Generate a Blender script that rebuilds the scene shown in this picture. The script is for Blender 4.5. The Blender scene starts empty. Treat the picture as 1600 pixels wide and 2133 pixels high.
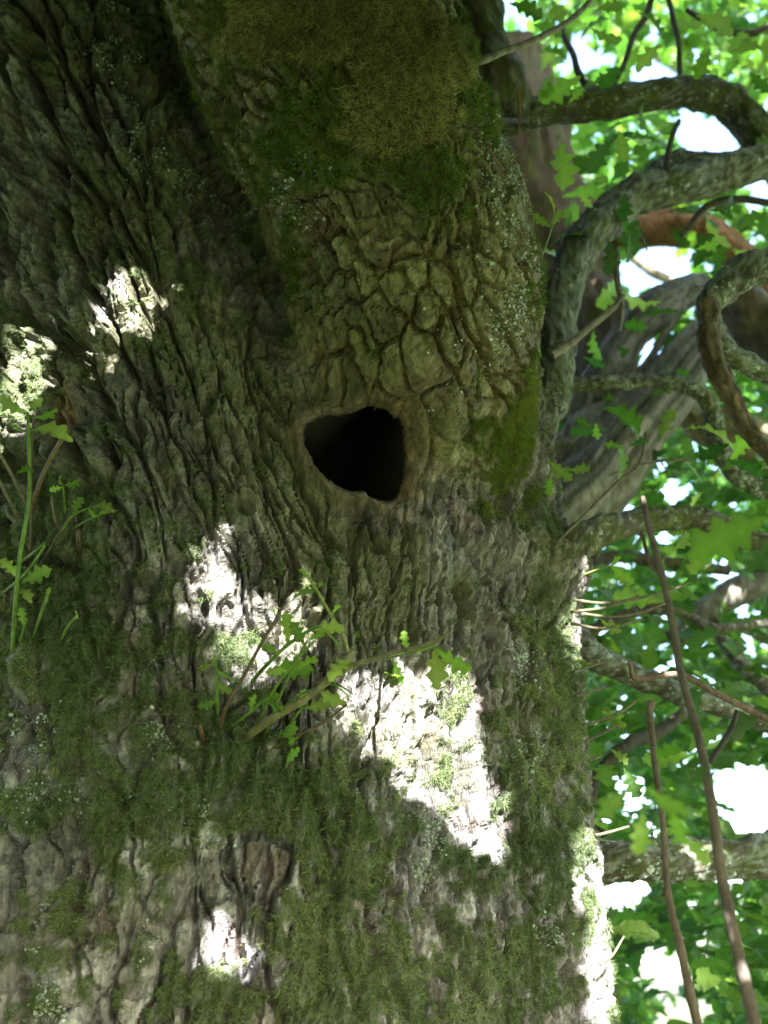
import bpy, math, random
import numpy as np
from mathutils import Vector, Matrix

# ------------------------------------------------------------------ camera, light, exposure
scene = bpy.context.scene
COL = scene.collection
PITCH = math.radians(22.0)
F = 2512.0                       # focal length in pixels of the 1600 x 2133 photograph
CAM = np.array([0.0, 0.0, 1.6])
SUN_AZ, SUN_EL = math.radians(15.0), math.radians(33.0)   # azimuth to the right of straight behind the camera
SUN = np.array([math.sin(SUN_AZ)*math.cos(SUN_EL), -math.cos(SUN_AZ)*math.cos(SUN_EL), math.sin(SUN_EL)])

cam_data = bpy.data.cameras.new("camera")
cam_data.sensor_fit = 'VERTICAL'
cam_data.sensor_height = 24.0
cam_data.lens = 12.0/math.tan(math.atan(1066.5/F))
cam_data.clip_end = 2000.0
cam_data.dof.use_dof = True
cam_data.dof.focus_distance = 2.25
cam_data.dof.aperture_fstop = 2.0
cam = bpy.data.objects.new("camera", cam_data)
cam.location = CAM
cam.rotation_euler = (math.pi/2 + PITCH, 0, 0)
COL.objects.link(cam)
scene.camera = cam

world = bpy.data.worlds.new("World")
scene.world = world
world.use_nodes = True
wn = world.node_tree.nodes
sky = wn.new('ShaderNodeTexSky')
sky.sky_type = 'NISHITA'
sky.sun_disc = False
sky.sun_elevation = SUN_EL
sky.sun_rotation = math.atan2(SUN[0], SUN[1])
sky.dust_density = 2.5
wn['Background'].inputs['Strength'].default_value = 0.15
world.node_tree.links.new(sky.outputs[0], wn['Background'].inputs['Color'])

sun_data = bpy.data.lights.new("sun", 'SUN')
sun_data.energy = 5.0
sun_data.angle = math.radians(0.5)
sun_data.color = (1.0, 0.97, 0.93)
sun = bpy.data.objects.new("sun", sun_data)
sun.rotation_euler = Vector(SUN).to_track_quat('Z', 'Y').to_euler()
sun.location = (3, -4, 8)
COL.objects.link(sun)

scene.view_settings.view_transform = 'Standard'
scene.view_settings.look = 'None'
scene.view_settings.exposure = 3.3
scene.view_settings.gamma = 1.0
scene.cycles.use_denoising = True
scene.cycles.sample_clamp_indirect = 4.0
scene.cycles.max_bounces = 8
scene.cycles.transmission_bounces = 4
scene.cycles.diffuse_bounces = 5

rng = np.random.default_rng(7)
random.seed(7)
SP, CP = math.sin(PITCH), math.cos(PITCH)


def ray(x, y):
    r, u = (x - 800.0)/F, (1066.5 - y)/F
    return np.array([r, CP - SP*u, SP + CP*u])


def at(x, y, Y):
    """point at forward distance Y (metres along the ground) that shows at a place in the photograph"""
    d = ray(x, y)
    return CAM + d*(Y/d[1])


def pix(P):
    q = P - CAM
    f = q[..., 1]*CP + q[..., 2]*SP
    u = -q[..., 1]*SP + q[..., 2]*CP
    f = np.where(f > 0.05, f, 0.05)
    return 800 + F*q[..., 0]/f, 1066.5 - F*u/f


# ------------------------------------------------------------------ numpy noise
def _hash(ix, iy, iz, seed):
    h = (ix.astype(np.int64)*374761393 + iy.astype(np.int64)*668265263 + iz.astype(np.int64)*2147483647 + seed*974711) & 0xFFFFFFFF
    h = ((h ^ (h >> 13))*1274126177) & 0xFFFFFFFF
    h = ((h ^ (h >> 16))*2246822519) & 0xFFFFFFFF
    h = h ^ (h >> 15)
    return (h & 0xFFFFFF).astype(np.float32)/np.float32(0xFFFFFF)


def noise2(x, y, seed=0):
    x = np.asarray(x, dtype=np.float32); y = np.asarray(y, dtype=np.float32)
    ix, iy = np.floor(x), np.floor(y)
    fx, fy = x - ix, y - iy
    fx = fx*fx*fx*(fx*(fx*6 - 15) + 10); fy = fy*fy*fy*(fy*(fy*6 - 15) + 10)
    z = np.zeros_like(ix)
    a, b = _hash(ix, iy, z, seed), _hash(ix + 1, iy, z, seed)
    c, d = _hash(ix, iy + 1, z, seed), _hash(ix + 1, iy + 1, z, seed)
    return (a + (b - a)*fx)*(1 - fy) + (c + (d - c)*fx)*fy      # 0..1


def noise3(p, seed=0):
    p = p.astype(np.float32)
    i = np.floor(p); f = p - i
    f = f*f*(3 - 2*f)
    r = 0
    for dx in (0, 1):
        wx = f[..., 0] if dx else 1 - f[..., 0]
        for dy in (0, 1):
            wy = f[..., 1] if dy else 1 - f[..., 1]
            for dz in (0, 1):
                wz = f[..., 2] if dz else 1 - f[..., 2]
                r = r + wx*wy*wz*_hash(i[..., 0] + dx, i[..., 1] + dy, i[..., 2] + dz, seed)
    return r


def fbm3(p, scale, octv=3, seed=0):
    r, a, tot = 0, 1.0, 0
    for k in range(octv):
        r = r + a*noise3(p*scale, seed + k*17); tot += a
        a *= 0.5; scale *= 2.03
    return r/tot


def fbm2(x, y, octv=3, seed=0):
    r, a, tot = 0, 1.0, 0
    for k in range(octv):
        r = r + a*noise2(x, y, seed + k*13); tot += a
        a *= 0.5; x = x*2.03; y = y*2.03
    return r/tot


def voronoi(x, y, seed=0, jit=0.9):
    x = np.asarray(x, dtype=np.float32); y = np.asarray(y, dtype=np.float32)
    ix, iy = np.floor(x), np.floor(y)
    z = np.zeros_like(ix)
    f1 = np.full(x.shape, 9.0, np.float32); f2 = f1.copy(); cid = np.zeros_like(x)
    for dx in (-1, 0, 1):
        for dy in (-1, 0, 1):
            cx, cy = ix + dx, iy + dy
            jx = cx + 0.5 + jit*(_hash(cx, cy, z, seed) - 0.5)
            jy = cy + 0.5 + jit*(_hash(cx, cy, z + 1, seed) - 0.5)
            d = np.sqrt((x - jx)**2 + (y - jy)**2)
            new = d < f1
            f2 = np.where(new, f1, np.minimum(f2, d))
            cid = np.where(new, _hash(cx, cy, z + 2, seed), cid)
            f1 = np.where(new, d, f1)
    return f1, f2, cid


def sstep(a, b, x):
    t = np.clip((x - a)/(b - a), 0, 1)
    return t*t*(3 - 2*t)


def mix(a, b, w):
    return a + (b - a)*w


def in_poly(px, py, poly):
    r = np.zeros(px.shape, bool)
    n = len(poly)
    for i in range(n):
        x0, y0 = poly[i]; x1, y1 = poly[(i + 1) % n]
        c = ((y0 > py) != (y1 > py)) & (px < (x1 - x0)*(py - y0)/((y1 - y0) or 1e-9) + x0)
        r ^= c
    return r


# ------------------------------------------------------------------ mesh helpers
def make_mesh(name, V, Fc, mat=None, cols=None, smooth=True):
    """V (n,3); Fc (m,3) or (m,4); cols (n,3) linear base colour per vertex"""
    V = np.ascontiguousarray(V, dtype=np.float32)
    Fc = np.ascontiguousarray(Fc, dtype=np.int32)
    me = bpy.data.meshes.new(name)
    k = Fc.shape[1]
    me.vertices.add(len(V)); me.vertices.foreach_set('co', V.ravel())
    me.loops.add(Fc.size); me.loops.foreach_set('vertex_index', Fc.ravel())
    me.polygons.add(len(Fc))
    me.polygons.foreach_set('loop_start', np.arange(0, Fc.size, k, dtype=np.int32))
    me.polygons.foreach_set('use_smooth', np.full(len(Fc), smooth))
    me.update(calc_edges=True)
    if cols is not None:
        a = me.color_attributes.new('col', 'FLOAT_COLOR', 'POINT')
        c4 = np.ones((len(V), 4), np.float32); c4[:, :3] = cols
        a.data.foreach_set('color', c4.ravel())
    if mat:
        me.materials.append(mat)
    return me


def link(name, me, parent=None, **props):
    o = bpy.data.objects.new(name, me)
    COL.objects.link(o)
    if parent is not None:
        o.parent = parent
        o.matrix_parent_inverse = Matrix.Identity(4)
        # keep world coordinates: every root Empty may stand away from the origin
        pm = world_matrix(parent)
        o.matrix_parent_inverse = pm.inverted()
    for k, v in props.items():
        o[k] = v
    return o


def world_matrix(o):
    m = o.matrix_basis.copy()
    if o.parent is not None:
        m = world_matrix(o.parent) @ o.matrix_parent_inverse @ m
    return m


def empty(name, loc, **props):
    o = bpy.data.objects.new(name, None)
    o.location = loc
    COL.objects.link(o)
    for k, v in props.items():
        o[k] = v
    return o


# ------------------------------------------------------------------ materials
def nodes_of(name):
    m = bpy.data.materials.new(name); m.use_nodes = True
    nt = m.node_tree
    return m, nt, nt.nodes, nt.links, nt.nodes['Principled BSDF']


def bark_material(name, bump=0.35, rough=0.88, scale=260.0):
    m, nt, N, L, p = nodes_of(name)
    at_ = N.new('ShaderNodeAttribute'); at_.attribute_name = 'col'
    tc = N.new('ShaderNodeTexCoord')
    n1 = N.new('ShaderNodeTexNoise'); n1.inputs['Scale'].default_value = scale; n1.inputs['Detail'].default_value = 4
    n2 = N.new('ShaderNodeTexNoise'); n2.inputs['Scale'].default_value = scale*0.4; n2.inputs['Detail'].default_value = 6; n2.inputs['Roughness'].default_value = 0.65
    mp = N.new('ShaderNodeMapping'); mp.inputs['Scale'].default_value = (1, 1, 0.35)
    L.new(tc.outputs['Object'], mp.inputs['Vector'])
    L.new(mp.outputs[0], n1.inputs['Vector']); L.new(mp.outputs[0], n2.inputs['Vector'])
    r = N.new('ShaderNodeMapRange'); r.inputs['From Min'].default_value = 0.3; r.inputs['From Max'].default_value = 0.7
    r.inputs['To Min'].default_value = 0.45; r.inputs['To Max'].default_value = 1.55
    L.new(n2.outputs['Fac'], r.inputs['Value'])
    hv = N.new('ShaderNodeVectorMath'); hv.operation = 'SCALE'
    L.new(at_.outputs['Color'], hv.inputs[0]); L.new(r.outputs[0], hv.inputs['Scale'])
    L.new(hv.outputs[0], p.inputs['Base Color'])
    b = N.new('ShaderNodeBump'); b.inputs['Strength'].default_value = bump; b.inputs['Distance'].default_value = 0.004
    L.new(n1.outputs['Fac'], b.inputs['Height']); L.new(b.outputs[0], p.inputs['Normal'])
    p.inputs['Roughness'].default_value = rough
    p.inputs['Specular IOR Level'].default_value = 0.35
    return m


def leaf_material(name, trans=0.5, rough=0.5, sat=1.0):
    m, nt, N, L, p = nodes_of(name)
    at_ = N.new('ShaderNodeAttribute'); at_.attribute_name = 'col'
    oi = N.new('ShaderNodeObjectInfo')
    hs = N.new('ShaderNodeHueSaturation')
    r = N.new('ShaderNodeMapRange'); r.inputs['To Min'].default_value = 0.75; r.inputs['To Max'].default_value = 1.3
    L.new(oi.outputs['Random'], r.inputs['Value']); L.new(r.outputs[0], hs.inputs['Value'])
    tc = N.new('ShaderNodeTexCoord')
    n = N.new('ShaderNodeTexNoise'); n.inputs['Scale'].default_value = 60
    L.new(tc.outputs['Object'], n.inputs['Vector'])
    r2 = N.new('ShaderNodeMapRange'); r2.inputs['From Min'].default_value = 0.3; r2.inputs['From Max'].default_value = 0.7
    r2.inputs['To Min'].default_value = 0.8; r2.inputs['To Max'].default_value = 1.2
    L.new(n.outputs['Fac'], r2.inputs['Value'])
    sc = N.new('ShaderNodeVectorMath'); sc.operation = 'SCALE'
    L.new(at_.outputs['Color'], sc.inputs[0]); L.new(r2.outputs[0], sc.inputs['Scale'])
    L.new(sc.outputs[0], hs.inputs['Color'])
    hs.inputs['Saturation'].default_value = sat
    L.new(hs.outputs[0], p.inputs['Base Color'])
    p.inputs['Roughness'].default_value = rough
    p.inputs['Specular IOR Level'].default_value = 0.35
    t = N.new('ShaderNodeBsdfTranslucent')
    tv = N.new('ShaderNodeVectorMath'); tv.operation = 'MULTIPLY'; tv.inputs[1].default_value = (2.3, 2.5, 1.1)
    L.new(hs.outputs[0], tv.inputs[0]); L.new(tv.outputs[0], t.inputs['Color'])
    mx = N.new('ShaderNodeMixShader'); mx.inputs[0].default_value = trans
    L.new(p.outputs[0], mx.inputs[1]); L.new(t.outputs[0], mx.inputs[2])
    L.new(mx.outputs[0], N['Material Output'].inputs['Surface'])
    return m


M_BARK = bark_material('oak_bark', bump=0.9, scale=230.0, rough=0.62)
M_BRANCH = bark_material('branch_bark', bump=1.0, scale=130.0)
M_DEAD = bark_material('dead_wood', bump=0.3, scale=150.0, rough=0.8)
M_STEM = bark_material('shoot_stem', bump=0.1, scale=200.0, rough=0.55)
M_LEAF = leaf_material('oak_leaf', 0.5)
M_MOSS = leaf_material('moss_strand', 0.3, 0.8)
M_LICHEN = bark_material('lichen_crust', bump=0.4, scale=300.0)

# ------------------------------------------------------------------ ground
def build_ground():
    n = 60
    g = np.sinh(np.linspace(-6.4, 6.4, n))*1.2
    X, Y = np.meshgrid(g, g)
    P = np.stack([X, Y, np.zeros_like(X)], -1).reshape(-1, 3)
    P[:, 2] = 0.12*(fbm2(P[:, 0]*0.4, P[:, 1]*0.4, 3, 5) - 0.5)*np.clip(1 - np.hypot(P[:, 0], P[:, 1])/80, 0, 1)
    i = np.arange(n*n).reshape(n, n)
    Fc = np.stack([i[:-1, :-1], i[:-1, 1:], i[1:, 1:], i[1:, :-1]], -1).reshape(-1, 4)
    m, nt, N, L, p = nodes_of('grassy_ground')
    tc = N.new('ShaderNodeTexCoord')
    n1 = N.new('ShaderNodeTexNoise'); n1.inputs['Scale'].default_value = 3.0; n1.inputs['Detail'].default_value = 8
    cr = N.new('ShaderNodeValToRGB')
    cr.color_ramp.elements[0].position = 0.35; cr.color_ramp.elements[0].color = (0.045, 0.06, 0.02, 1)
    cr.color_ramp.elements[1].position = 0.65; cr.color_ramp.elements[1].color = (0.13, 0.16, 0.05, 1)
    L.new(tc.outputs['Object'], n1.inputs['Vector']); L.new(n1.outputs['Fac'], cr.inputs[0]); L.new(cr.outputs[0], p.inputs['Base Color'])
    p.inputs['Roughness'].default_value = 0.95
    me = make_mesh('ground', P, Fc, m)
    link('ground', me, None, kind='structure', label='grassy ground under the old oak', category='ground')


build_ground()

# ------------------------------------------------------------------ the trunk: base shape
TC = np.array([-0.357, 2.928])          # trunk axis
CLIMB = [at(868, 960, 2.62), at(868, 840, 2.42), at(866, 690, 2.24), at(860, 510, 2.13), at(766, 260, 2.07), at(652, 0, 2.02), at(562, -300, 2.06), at(480, -900, 2.3)]
RLIMB = [0.20, 0.245, 0.262, 0.254, 0.258, 0.305, 0.32, 0.30]


def spline(pts, rad, n):
    """Catmull-Rom through the points, radii alongside"""
    A = np.array([list(p) + [r] for p, r in zip(pts, rad)], float)
    A = np.vstack([2*A[0] - A[1], A, 2*A[-1] - A[-2]])
    out = []
    m = len(A) - 3
    for t in np.linspace(0, m - 1e-6, n):
        k = int(t); u = t - k
        p0, p1, p2, p3 = A[k:k + 4]
        out.append(0.5*((2*p1) + (-p0 + p2)*u + (2*p0 - 5*p1 + 4*p2 - p3)*u*u + (-p0 + 3*p1 - 3*p2 + p3)*u**3))
    out = np.array(out)
    return out[:, :3], np.clip(out[:, 3], 1e-4, None)


LP, LR = spline(CLIMB, RLIMB, 36)
LLEN = np.concatenate([[0], np.cumsum(np.linalg.norm(np.diff(LP, axis=0), axis=1))])


def limb_coords(P):
    """signed distance, length along, angle around the big limb"""
    best = np.full(P.shape[:-1], 9.0); al = np.zeros_like(best); cx = np.zeros(P.shape)
    tx = np.zeros(P.shape)
    for k in range(len(LP) - 1):
        a, b = LP[k], LP[k + 1]
        ab = b - a; l2 = ab @ ab
        t = np.clip(((P - a) @ ab)/l2, 0, 1)
        c = a + t[..., None]*ab
        d = np.linalg.norm(P - c, axis=-1) - mix(LR[k], LR[k + 1], t)
        m = d < best
        best = np.where(m, d, best)
        al = np.where(m, LLEN[k] + t*math.sqrt(l2), al)
        cx = np.where(m[..., None], c, cx)
        tx = np.where(m[..., None], ab/math.sqrt(l2), tx)
    v = P - cx
    ex = np.cross(tx, np.array([0, 1.0, 0])); ex /= np.linalg.norm(ex, axis=-1, keepdims=True) + 1e-9
    ey = np.cross(ex, tx)
    ph = np.arctan2((v*ex).sum(-1), -(v*ey).sum(-1))
    return best, al, ph


def trunk_radius(th, z):
    r = np.interp(z, [0.0, 0.3, 0.8, 1.45, 2.2, 2.95, 3.6, 4.5, 7], [1.25, 1.08, 0.93, 0.855, 0.825, 0.785, 0.76, 0.80, 0.9])
    left = sstep(0.1, 1.1, -th)*(1 - sstep(1.9, 2.6, -th))
    r = r + left*np.interp(z, [2.0, 3.0, 4.2, 6], [0, 0.10, 0.34, 0.7])
    rt = sstep(0.15, 0.7, th)*(1 - sstep(1.9, 2.6, th))
    r = r - rt*np.interp(z, [2.9, 3.4, 3.9, 4.5, 6], [0, 0.05, 0.17, 0.28, 0.3])
    # shallow buttress waves around the stem
    r = r + 0.018*np.sin(5*th + 0.7*z + 0.6) + 0.012*np.sin(9*th - 1.1*z)
    thv = np.interp(z, [2.8, 3.18, 3.75, 4.5], [0.25, 0.12, -0.22, -0.5])
    r = r - 0.15*np.exp(-((th - thv)/0.17)**2)*sstep(2.75, 3.15, z)          # crease beside the limb
    # swelling under the limb, carrying the hole
    return r


def sdf(P):
    dx, dy = P[..., 0] - TC[0], P[..., 1] - TC[1]
    th = np.arctan2(dx, -dy)
    dt = np.hypot(dx, dy) - trunk_radius(th, P[..., 2])
    dl, _, _ = limb_coords(P)
    k = 0.10
    h = np.clip(0.5 + 0.5*(dl - dt)/k, 0, 1)
    d = mix(dl, dt, h) - k*h*(1 - h)
    return d


ZR = np.concatenate([np.linspace(-0.15, 1.2, 14)[:-1], np.linspace(1.2, 4.3, 125)[:-1], np.linspace(4.3, 7.0, 20)])
TH = np.concatenate([np.linspace(-math.pi, -1.5, 40)[:-1], np.linspace(-1.5, 1.9, 340)[:-1], np.linspace(1.9, math.pi, 40)])


def march():
    T, Z = np.meshgrid(TH, ZR)
    r = np.full(T.shape, 2.6)
    D = np.stack([np.sin(T), -np.cos(T)], -1)
    for _ in range(34):
        P = np.concatenate([TC + D*r[..., None], Z[..., None]], -1)
        r = np.maximum(r - 0.8*sdf(P), 0.05)
    return r


RB = march()                      # radius of the smooth stem over (height, angle)

# final grid: rows denser where the camera is close, columns by arc length
ZF = np.concatenate([np.linspace(-0.15, 1.3, 40)[:-1], np.linspace(1.3, 2.6, 470)[:-1], np.linspace(2.6, 4.15, 400)[:-1], np.linspace(4.15, 7.0, 50)])
NC = 780
NR = len(ZF)
k = np.clip(np.searchsorted(ZR, ZF) - 1, 0, len(ZR) - 2)
u = ((ZF - ZR[k])/(ZR[k + 1] - ZR[k]))[:, None]
RZ = RB[k]*(1 - u) + RB[k + 1]*u                    # (NR, ntheta)
Xr, Yr = RZ*np.sin(TH), -RZ*np.cos(TH)
ds = np.hypot(np.diff(Xr, axis=1), np.diff(Yr, axis=1))
tm = 0.5*(TH[1:] + TH[:-1])
dens = 0.07 + 0.93*sstep(-1.5, -1.2, tm)*(1 - sstep(1.35, 1.75, tm))
wgt = dens*(0.75*ds + 0.25*np.diff(TH)*0.85)
cum = np.concatenate([np.zeros((NR, 1)), np.cumsum(wgt, axis=1)], 1)
cum /= cum[:, -1:]
from_u = np.linspace(0, 1, NC)
TG = np.stack([np.interp(from_u, cum[i], TH) for i in range(NR)])
RG = np.stack([np.interp(TG[i], TH, RZ[i]) for i in range(NR)])
BASE = np.stack([TC[0] + RG*np.sin(TG), TC[1] - RG*np.cos(TG), np.repeat(ZF[:, None], NC, 1)], -1)


def grid_normals(G):
    du = np.gradient(G, axis=1); dv = np.gradient(G, axis=0)
    n = np.cross(du, dv)
    n /= np.linalg.norm(n, axis=-1, keepdims=True) + 1e-12
    return n


NB = grid_normals(BASE)
PXB, PYB = pix(BASE)
FACING = ((CAM - BASE)*NB).sum(-1) > 0


def surf(x, y):
    """grid index of the stem point that the camera sees at a place in the photograph"""
    d2 = (PXB - x)**2 + (PYB - y)**2
    d2 = np.where(FACING, d2, 1e12)
    near = d2 < d2.min() + 30.0
    dist = np.where(near, np.linalg.norm(BASE - CAM, axis=-1), 1e9)
    return np.unravel_index(np.argmin(dist), dist.shape)


def surf_point(x, y):
    i = surf(x, y)
    return BASE[i], NB[i]


def px_size(P):
    """metres on one photograph pixel at this point"""
    q = P - CAM
    return (q[1]*CP + q[2]*SP)/F


_cache = {}


def local(x, y):
    """horizontal and vertical offsets in photograph-pixel units around a stem point"""
    P, n = surf_point(x, y)
    e1 = np.array([-n[1], n[0], 0.0]); e1 /= np.linalg.norm(e1)
    if e1[0] < 0: e1 = -e1
    e2 = np.cross(n, e1)
    if e2[2] < 0: e2 = -e2
    v = BASE - P
    s = px_size(P)
    vd = (P - CAM)/np.linalg.norm(P - CAM)
    c1 = max(0.35, math.sqrt(1 - (e1 @ vd)**2)); c2 = max(0.35, math.sqrt(1 - (e2 @ vd)**2))
    return (v @ e1)/s*c1, -(v @ e2)/s*c2, (v @ n)/s


def blob(x, y, rx, ry, rot=0.0):
    a, b, c = local(x, y)
    ca, sa = math.cos(math.radians(rot)), math.sin(math.radians(rot))
    a2, b2 = a*ca + b*sa, -a*sa + b*ca
    d = np.sqrt((a2/rx)**2 + (b2/ry)**2 + (c/(2.0*max(rx, ry)))**2)
    return d


# ------------------------------------------------------------------ bark relief
dl, _, _ = limb_coords(BASE)
# smooth coordinates on the limb: length along one fixed direction, angle around the bent axis
_d0 = CLIMB[5] - CLIMB[2]; _d0 /= np.linalg.norm(_d0)
_ex = np.cross(_d0, [0, 1.0, 0]); _ex /= np.linalg.norm(_ex); _ey = np.cross(_ex, _d0)
AL = (BASE - CLIMB[1]) @ _d0
_al = (LP - CLIMB[1]) @ _d0
_o = np.argsort(_al)
_cx = np.stack([np.interp(AL, _al[_o], LP[_o, q]) for q in range(3)], -1)
_v = BASE - _cx
PH = np.arctan2(_v @ _ex, -(_v @ _ey))
dxy = np.hypot(BASE[..., 0] - TC[0], BASE[..., 1] - TC[1])
WL = sstep(-0.07, 0.07, (dxy - trunk_radius(TG, BASE[..., 2])) - dl)     # 1 on the limb
Z = BASE[..., 2]
Pf = BASE

# hole: outline read as pixel offsets from its centre
HX, HY = 738, 952
ha, hb, hc = local(HX, HY)
outline = [(-104, -40), (-96, -62), (-62, -76), (-10, -82), (48, -78), (86, -54), (104, -2), (98, 48), (72, 78), (40, 84), (14, 72), (-14, 76), (-46, 62), (-76, 34), (-97, -4)]
oa = np.array([math.atan2(q[1], q[0]) for q in outline]); orr = np.array([math.hypot(*q) for q in outline])
o_ = np.argsort(oa); oa, orr = oa[o_], orr[o_]
oa = np.concatenate([oa - 2*math.pi, oa, oa + 2*math.pi]); orr = np.tile(orr, 3)
hang = np.arctan2(hb, ha); hrad = np.hypot(ha, hb)
HD = hrad/(np.interp(hang, oa, orr)*(1 + 0.05*(noise2(hang*6, hrad*0.02, 3) - 0.5)))
HD = np.where(np.abs(hc) > 260, 9, HD)
hright = sstep(-0.2, 0.75, np.cos(hang + 0.35))       # gentle funnel on the right and top right, sharp lip on the left

# --- trunk coordinates: across (s), along (t)
cw = lambda th: np.interp(th, [-1.2, -0.5, -0.15, 0.2, 1.6], [0.150, 0.125, 0.080, 0.058, 0.062])
thg = np.linspace(-math.pi, math.pi, 800)
gcum = np.concatenate([[0], np.cumsum(0.85*np.diff(thg)/cw(0.5*(thg[1:] + thg[:-1])))])
shear = 0.42*np.clip(Z - 2.35, 0, None)*(1 - sstep(0.1, 0.6, TG))
sth = TG + shear/0.95
S = np.interp(np.clip(sth, -math.pi, math.pi), thg, gcum)
# bark lines part around the hole
rr2 = (ha*ha + hb*hb*0.8)/(130.0**2)
bend = 0.42/(rr2 + 0.5)*np.clip(1.6 - rr2*0.12, 0, 1)
S = S - bend*(ha/46.0)*0.75*np.exp(-rr2*0.22)*(np.abs(hc) < 300)
wx = noise2(S*0.35, Z*2.2, 11) - 0.5
wy = noise2(S*0.9, Z*6.5, 12) - 0.5
wz = noise2(S*2.2, Z*16, 14) - 0.5
Sw = S + 0.75*wx + 0.38*wy + 0.26*wz + 0.10*(noise2(S*5, Z*38, 16) - 0.5)
Tw = Z + 0.05*(noise2(S*0.8, Z*5, 13) - 0.5)

# long interlacing ridges, split again into narrower ones, broken across into plates
upL = sstep(2.2, 2.8, Z)*(1 - sstep(-0.40, -0.02, TG))
f1, f2, cid = voronoi(Sw, Tw/0.33, 21, 0.98)
ew = (0.16 + 0.16*upL)*(fbm2(S*2.6, Z*30, 4, 15) - 0.5)
ridge = sstep(0.0, 1.0, (f2 - f1 + ew)/(0.15 + 0.16*upL))
h1, h2, hid = voronoi(Sw*1.9 + 9 + 0.4*wz, Tw/0.17 + 0.6*wy, 22, 0.95)
ridge2 = sstep(0.0, 0.13, h2 - h1 + 0.8*ew)
g1, g2, cid2 = voronoi(Sw*2.4 + 5 + 0.9*wz, Tw/0.085 + 1.1*(noise2(S*3, Z*12, 41)) + 0.8*wy, 42, 0.98)
plate = sstep(0.0, 0.10, g2 - g1 + 0.5*ew)
fib = fbm2(S*11.0, Z*30, 3, 51)
fl1 = fbm2(S*2.2 + 0.5*wz, Z*24, 3, 61); flake = (np.floor(6*fl1) + sstep(0.55, 1.0, 6*fl1 - np.floor(6*fl1)))/6
fl2 = fbm2(S*5.0, Z*52, 2, 63); flake2 = (np.floor(5*fl2) + sstep(0.7, 1.0, 5*fl2 - np.floor(5*fl2)))/5
rough3 = fbm3(Pf, 120, 3, 71)
amp = 0.032 + 0.040*upL
trunk_d = amp*(ridge - 1) + (0.016 + 0.006*upL)*(ridge2 - 1)*(0.35 + 0.65*ridge) + 0.010*(cid - 0.5)*ridge + 0.008*(hid - 0.5)*ridge
trunk_d += 0.0036*(plate - 1)*(0.3 + 0.7*ridge) + 0.003*(cid2 - 0.5)
trunk_d += 0.006*(fib - 0.5) + (0.024 + 0.016*upL)*(flake - 0.5)*(0.3 + 0.7*ridge) + 0.011*(flake2 - 0.5) + 0.009*(rough3 - 0.5)

# limb: small scaly plates drawn out along the limb
lr = 0.25
ls = PH*lr; lt = AL
lw1 = noise2(ls/0.11, lt/0.16, 81) - 0.5; lw2 = noise2(ls/0.045, lt/0.05, 82) - 0.5
twist = -0.30*lt
lx = (ls + twist)/0.043 + 0.9*lw1 + 0.45*lw2; ly = lt/0.080 + 0.5*lw1 + 0.55*(noise2(ls/0.05, lt/0.06, 83) - 0.5)
a1, a2, lid = voronoi(lx, ly, 84, 0.95)
le = 0.14*(fbm3(Pf, 60, 3, 80) - 0.5)
lr1 = sstep(0.0, 0.17, a2 - a1 + le)
b1, b2, lid2 = voronoi(lx*2.1 + 3, ly*1.9, 85, 0.95)
lr2 = sstep(0.0, 0.14, b2 - b1 + le)
lv = sstep(0.0, 0.04, np.abs(noise2(lx*0.32, ly*0.17, 86) - 0.5) + 0.12*le)
ldeep = sstep(0.25, 0.75, noise2(lx*0.3, ly*0.3, 87))
lf = fbm3(Pf, 34, 3, 89); lfl = (np.floor(6*lf) + sstep(0.6, 1.0, 6*lf - np.floor(6*lf)))/6
limb_d = (0.016 + 0.018*ldeep)*(lr1 - 1) + 0.020*(lv - 1) + 0.007*(lr2 - 1)*(0.3 + 0.7*lr1) + 0.006*(lid - 0.5)*lr1 + 0.003*(lid2 - 0.5) + 0.008*(fbm3(Pf, 90, 3, 88) - 0.5) + 0.012*(lfl - 0.5)
limb_d += 0.02*(fbm3(Pf, 8, 2, 90) - 0.5)

D = mix(trunk_d, limb_d, WL)
D -= 0.05*np.exp(-((WL - 0.45)/0.30)**2)*(PH > 0.3)*(PH < 2.4)*sstep(2.75, 3.05, Z)*(1 - sstep(3.5, 4.3, Z))      # deep crease where limb and stem meet

# around the hole: smooth callus collar, concentric folds to the right, no deep plates
nearh = np.exp(-np.clip(HD - 1.0, 0, None)**2/mix(0.16, 0.5, hright))*(HD < 6)
fold = np.sin(HD*13.0 + 3.0*noise2(hang*1.6, HD*1.2, 91) + 2.0*(noise2(ha/40, hb/40, 92) - 0.5))
fold_w = np.exp(-((HD - 1.9)/0.75)**2)*sstep(0.1, 0.7, np.cos(hang))
collar = 0.026*np.exp(-((HD - 1.20)/0.20)**2)*(1 - 0.4*hright)
D = D*(1 - 0.82*nearh) + collar + fold_w*0.005*fold*(1 - 0.3*nearh)
D += nearh*0.014*(fbm3(Pf, 60, 4, 93) - 0.5)
D += 0.03*np.exp(-((HD - 1.9)/0.7)**2)*(HD < 6)*sstep(-0.1, 0.8, np.cos(hang))    # swollen cheek
inner = np.where(hright > 0.5, 0.55, 0.80)
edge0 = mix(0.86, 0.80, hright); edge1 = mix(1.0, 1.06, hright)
deep = 1 - np.clip((HD - edge0)/(edge1 - edge0), 0, 1)
deep = deep*deep*(3 - 2*deep)
HOLE = deep
D = D*(1 - deep) - 0.50*deep - 0.12*np.clip(1 - HD, 0, 1)*(HD < 1)

# funnel deepening on the upper right of the hole
D -= 0.02*np.exp(-((HD - 1.0)/0.30)**2)*hright*(HD > 0.6)

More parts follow.
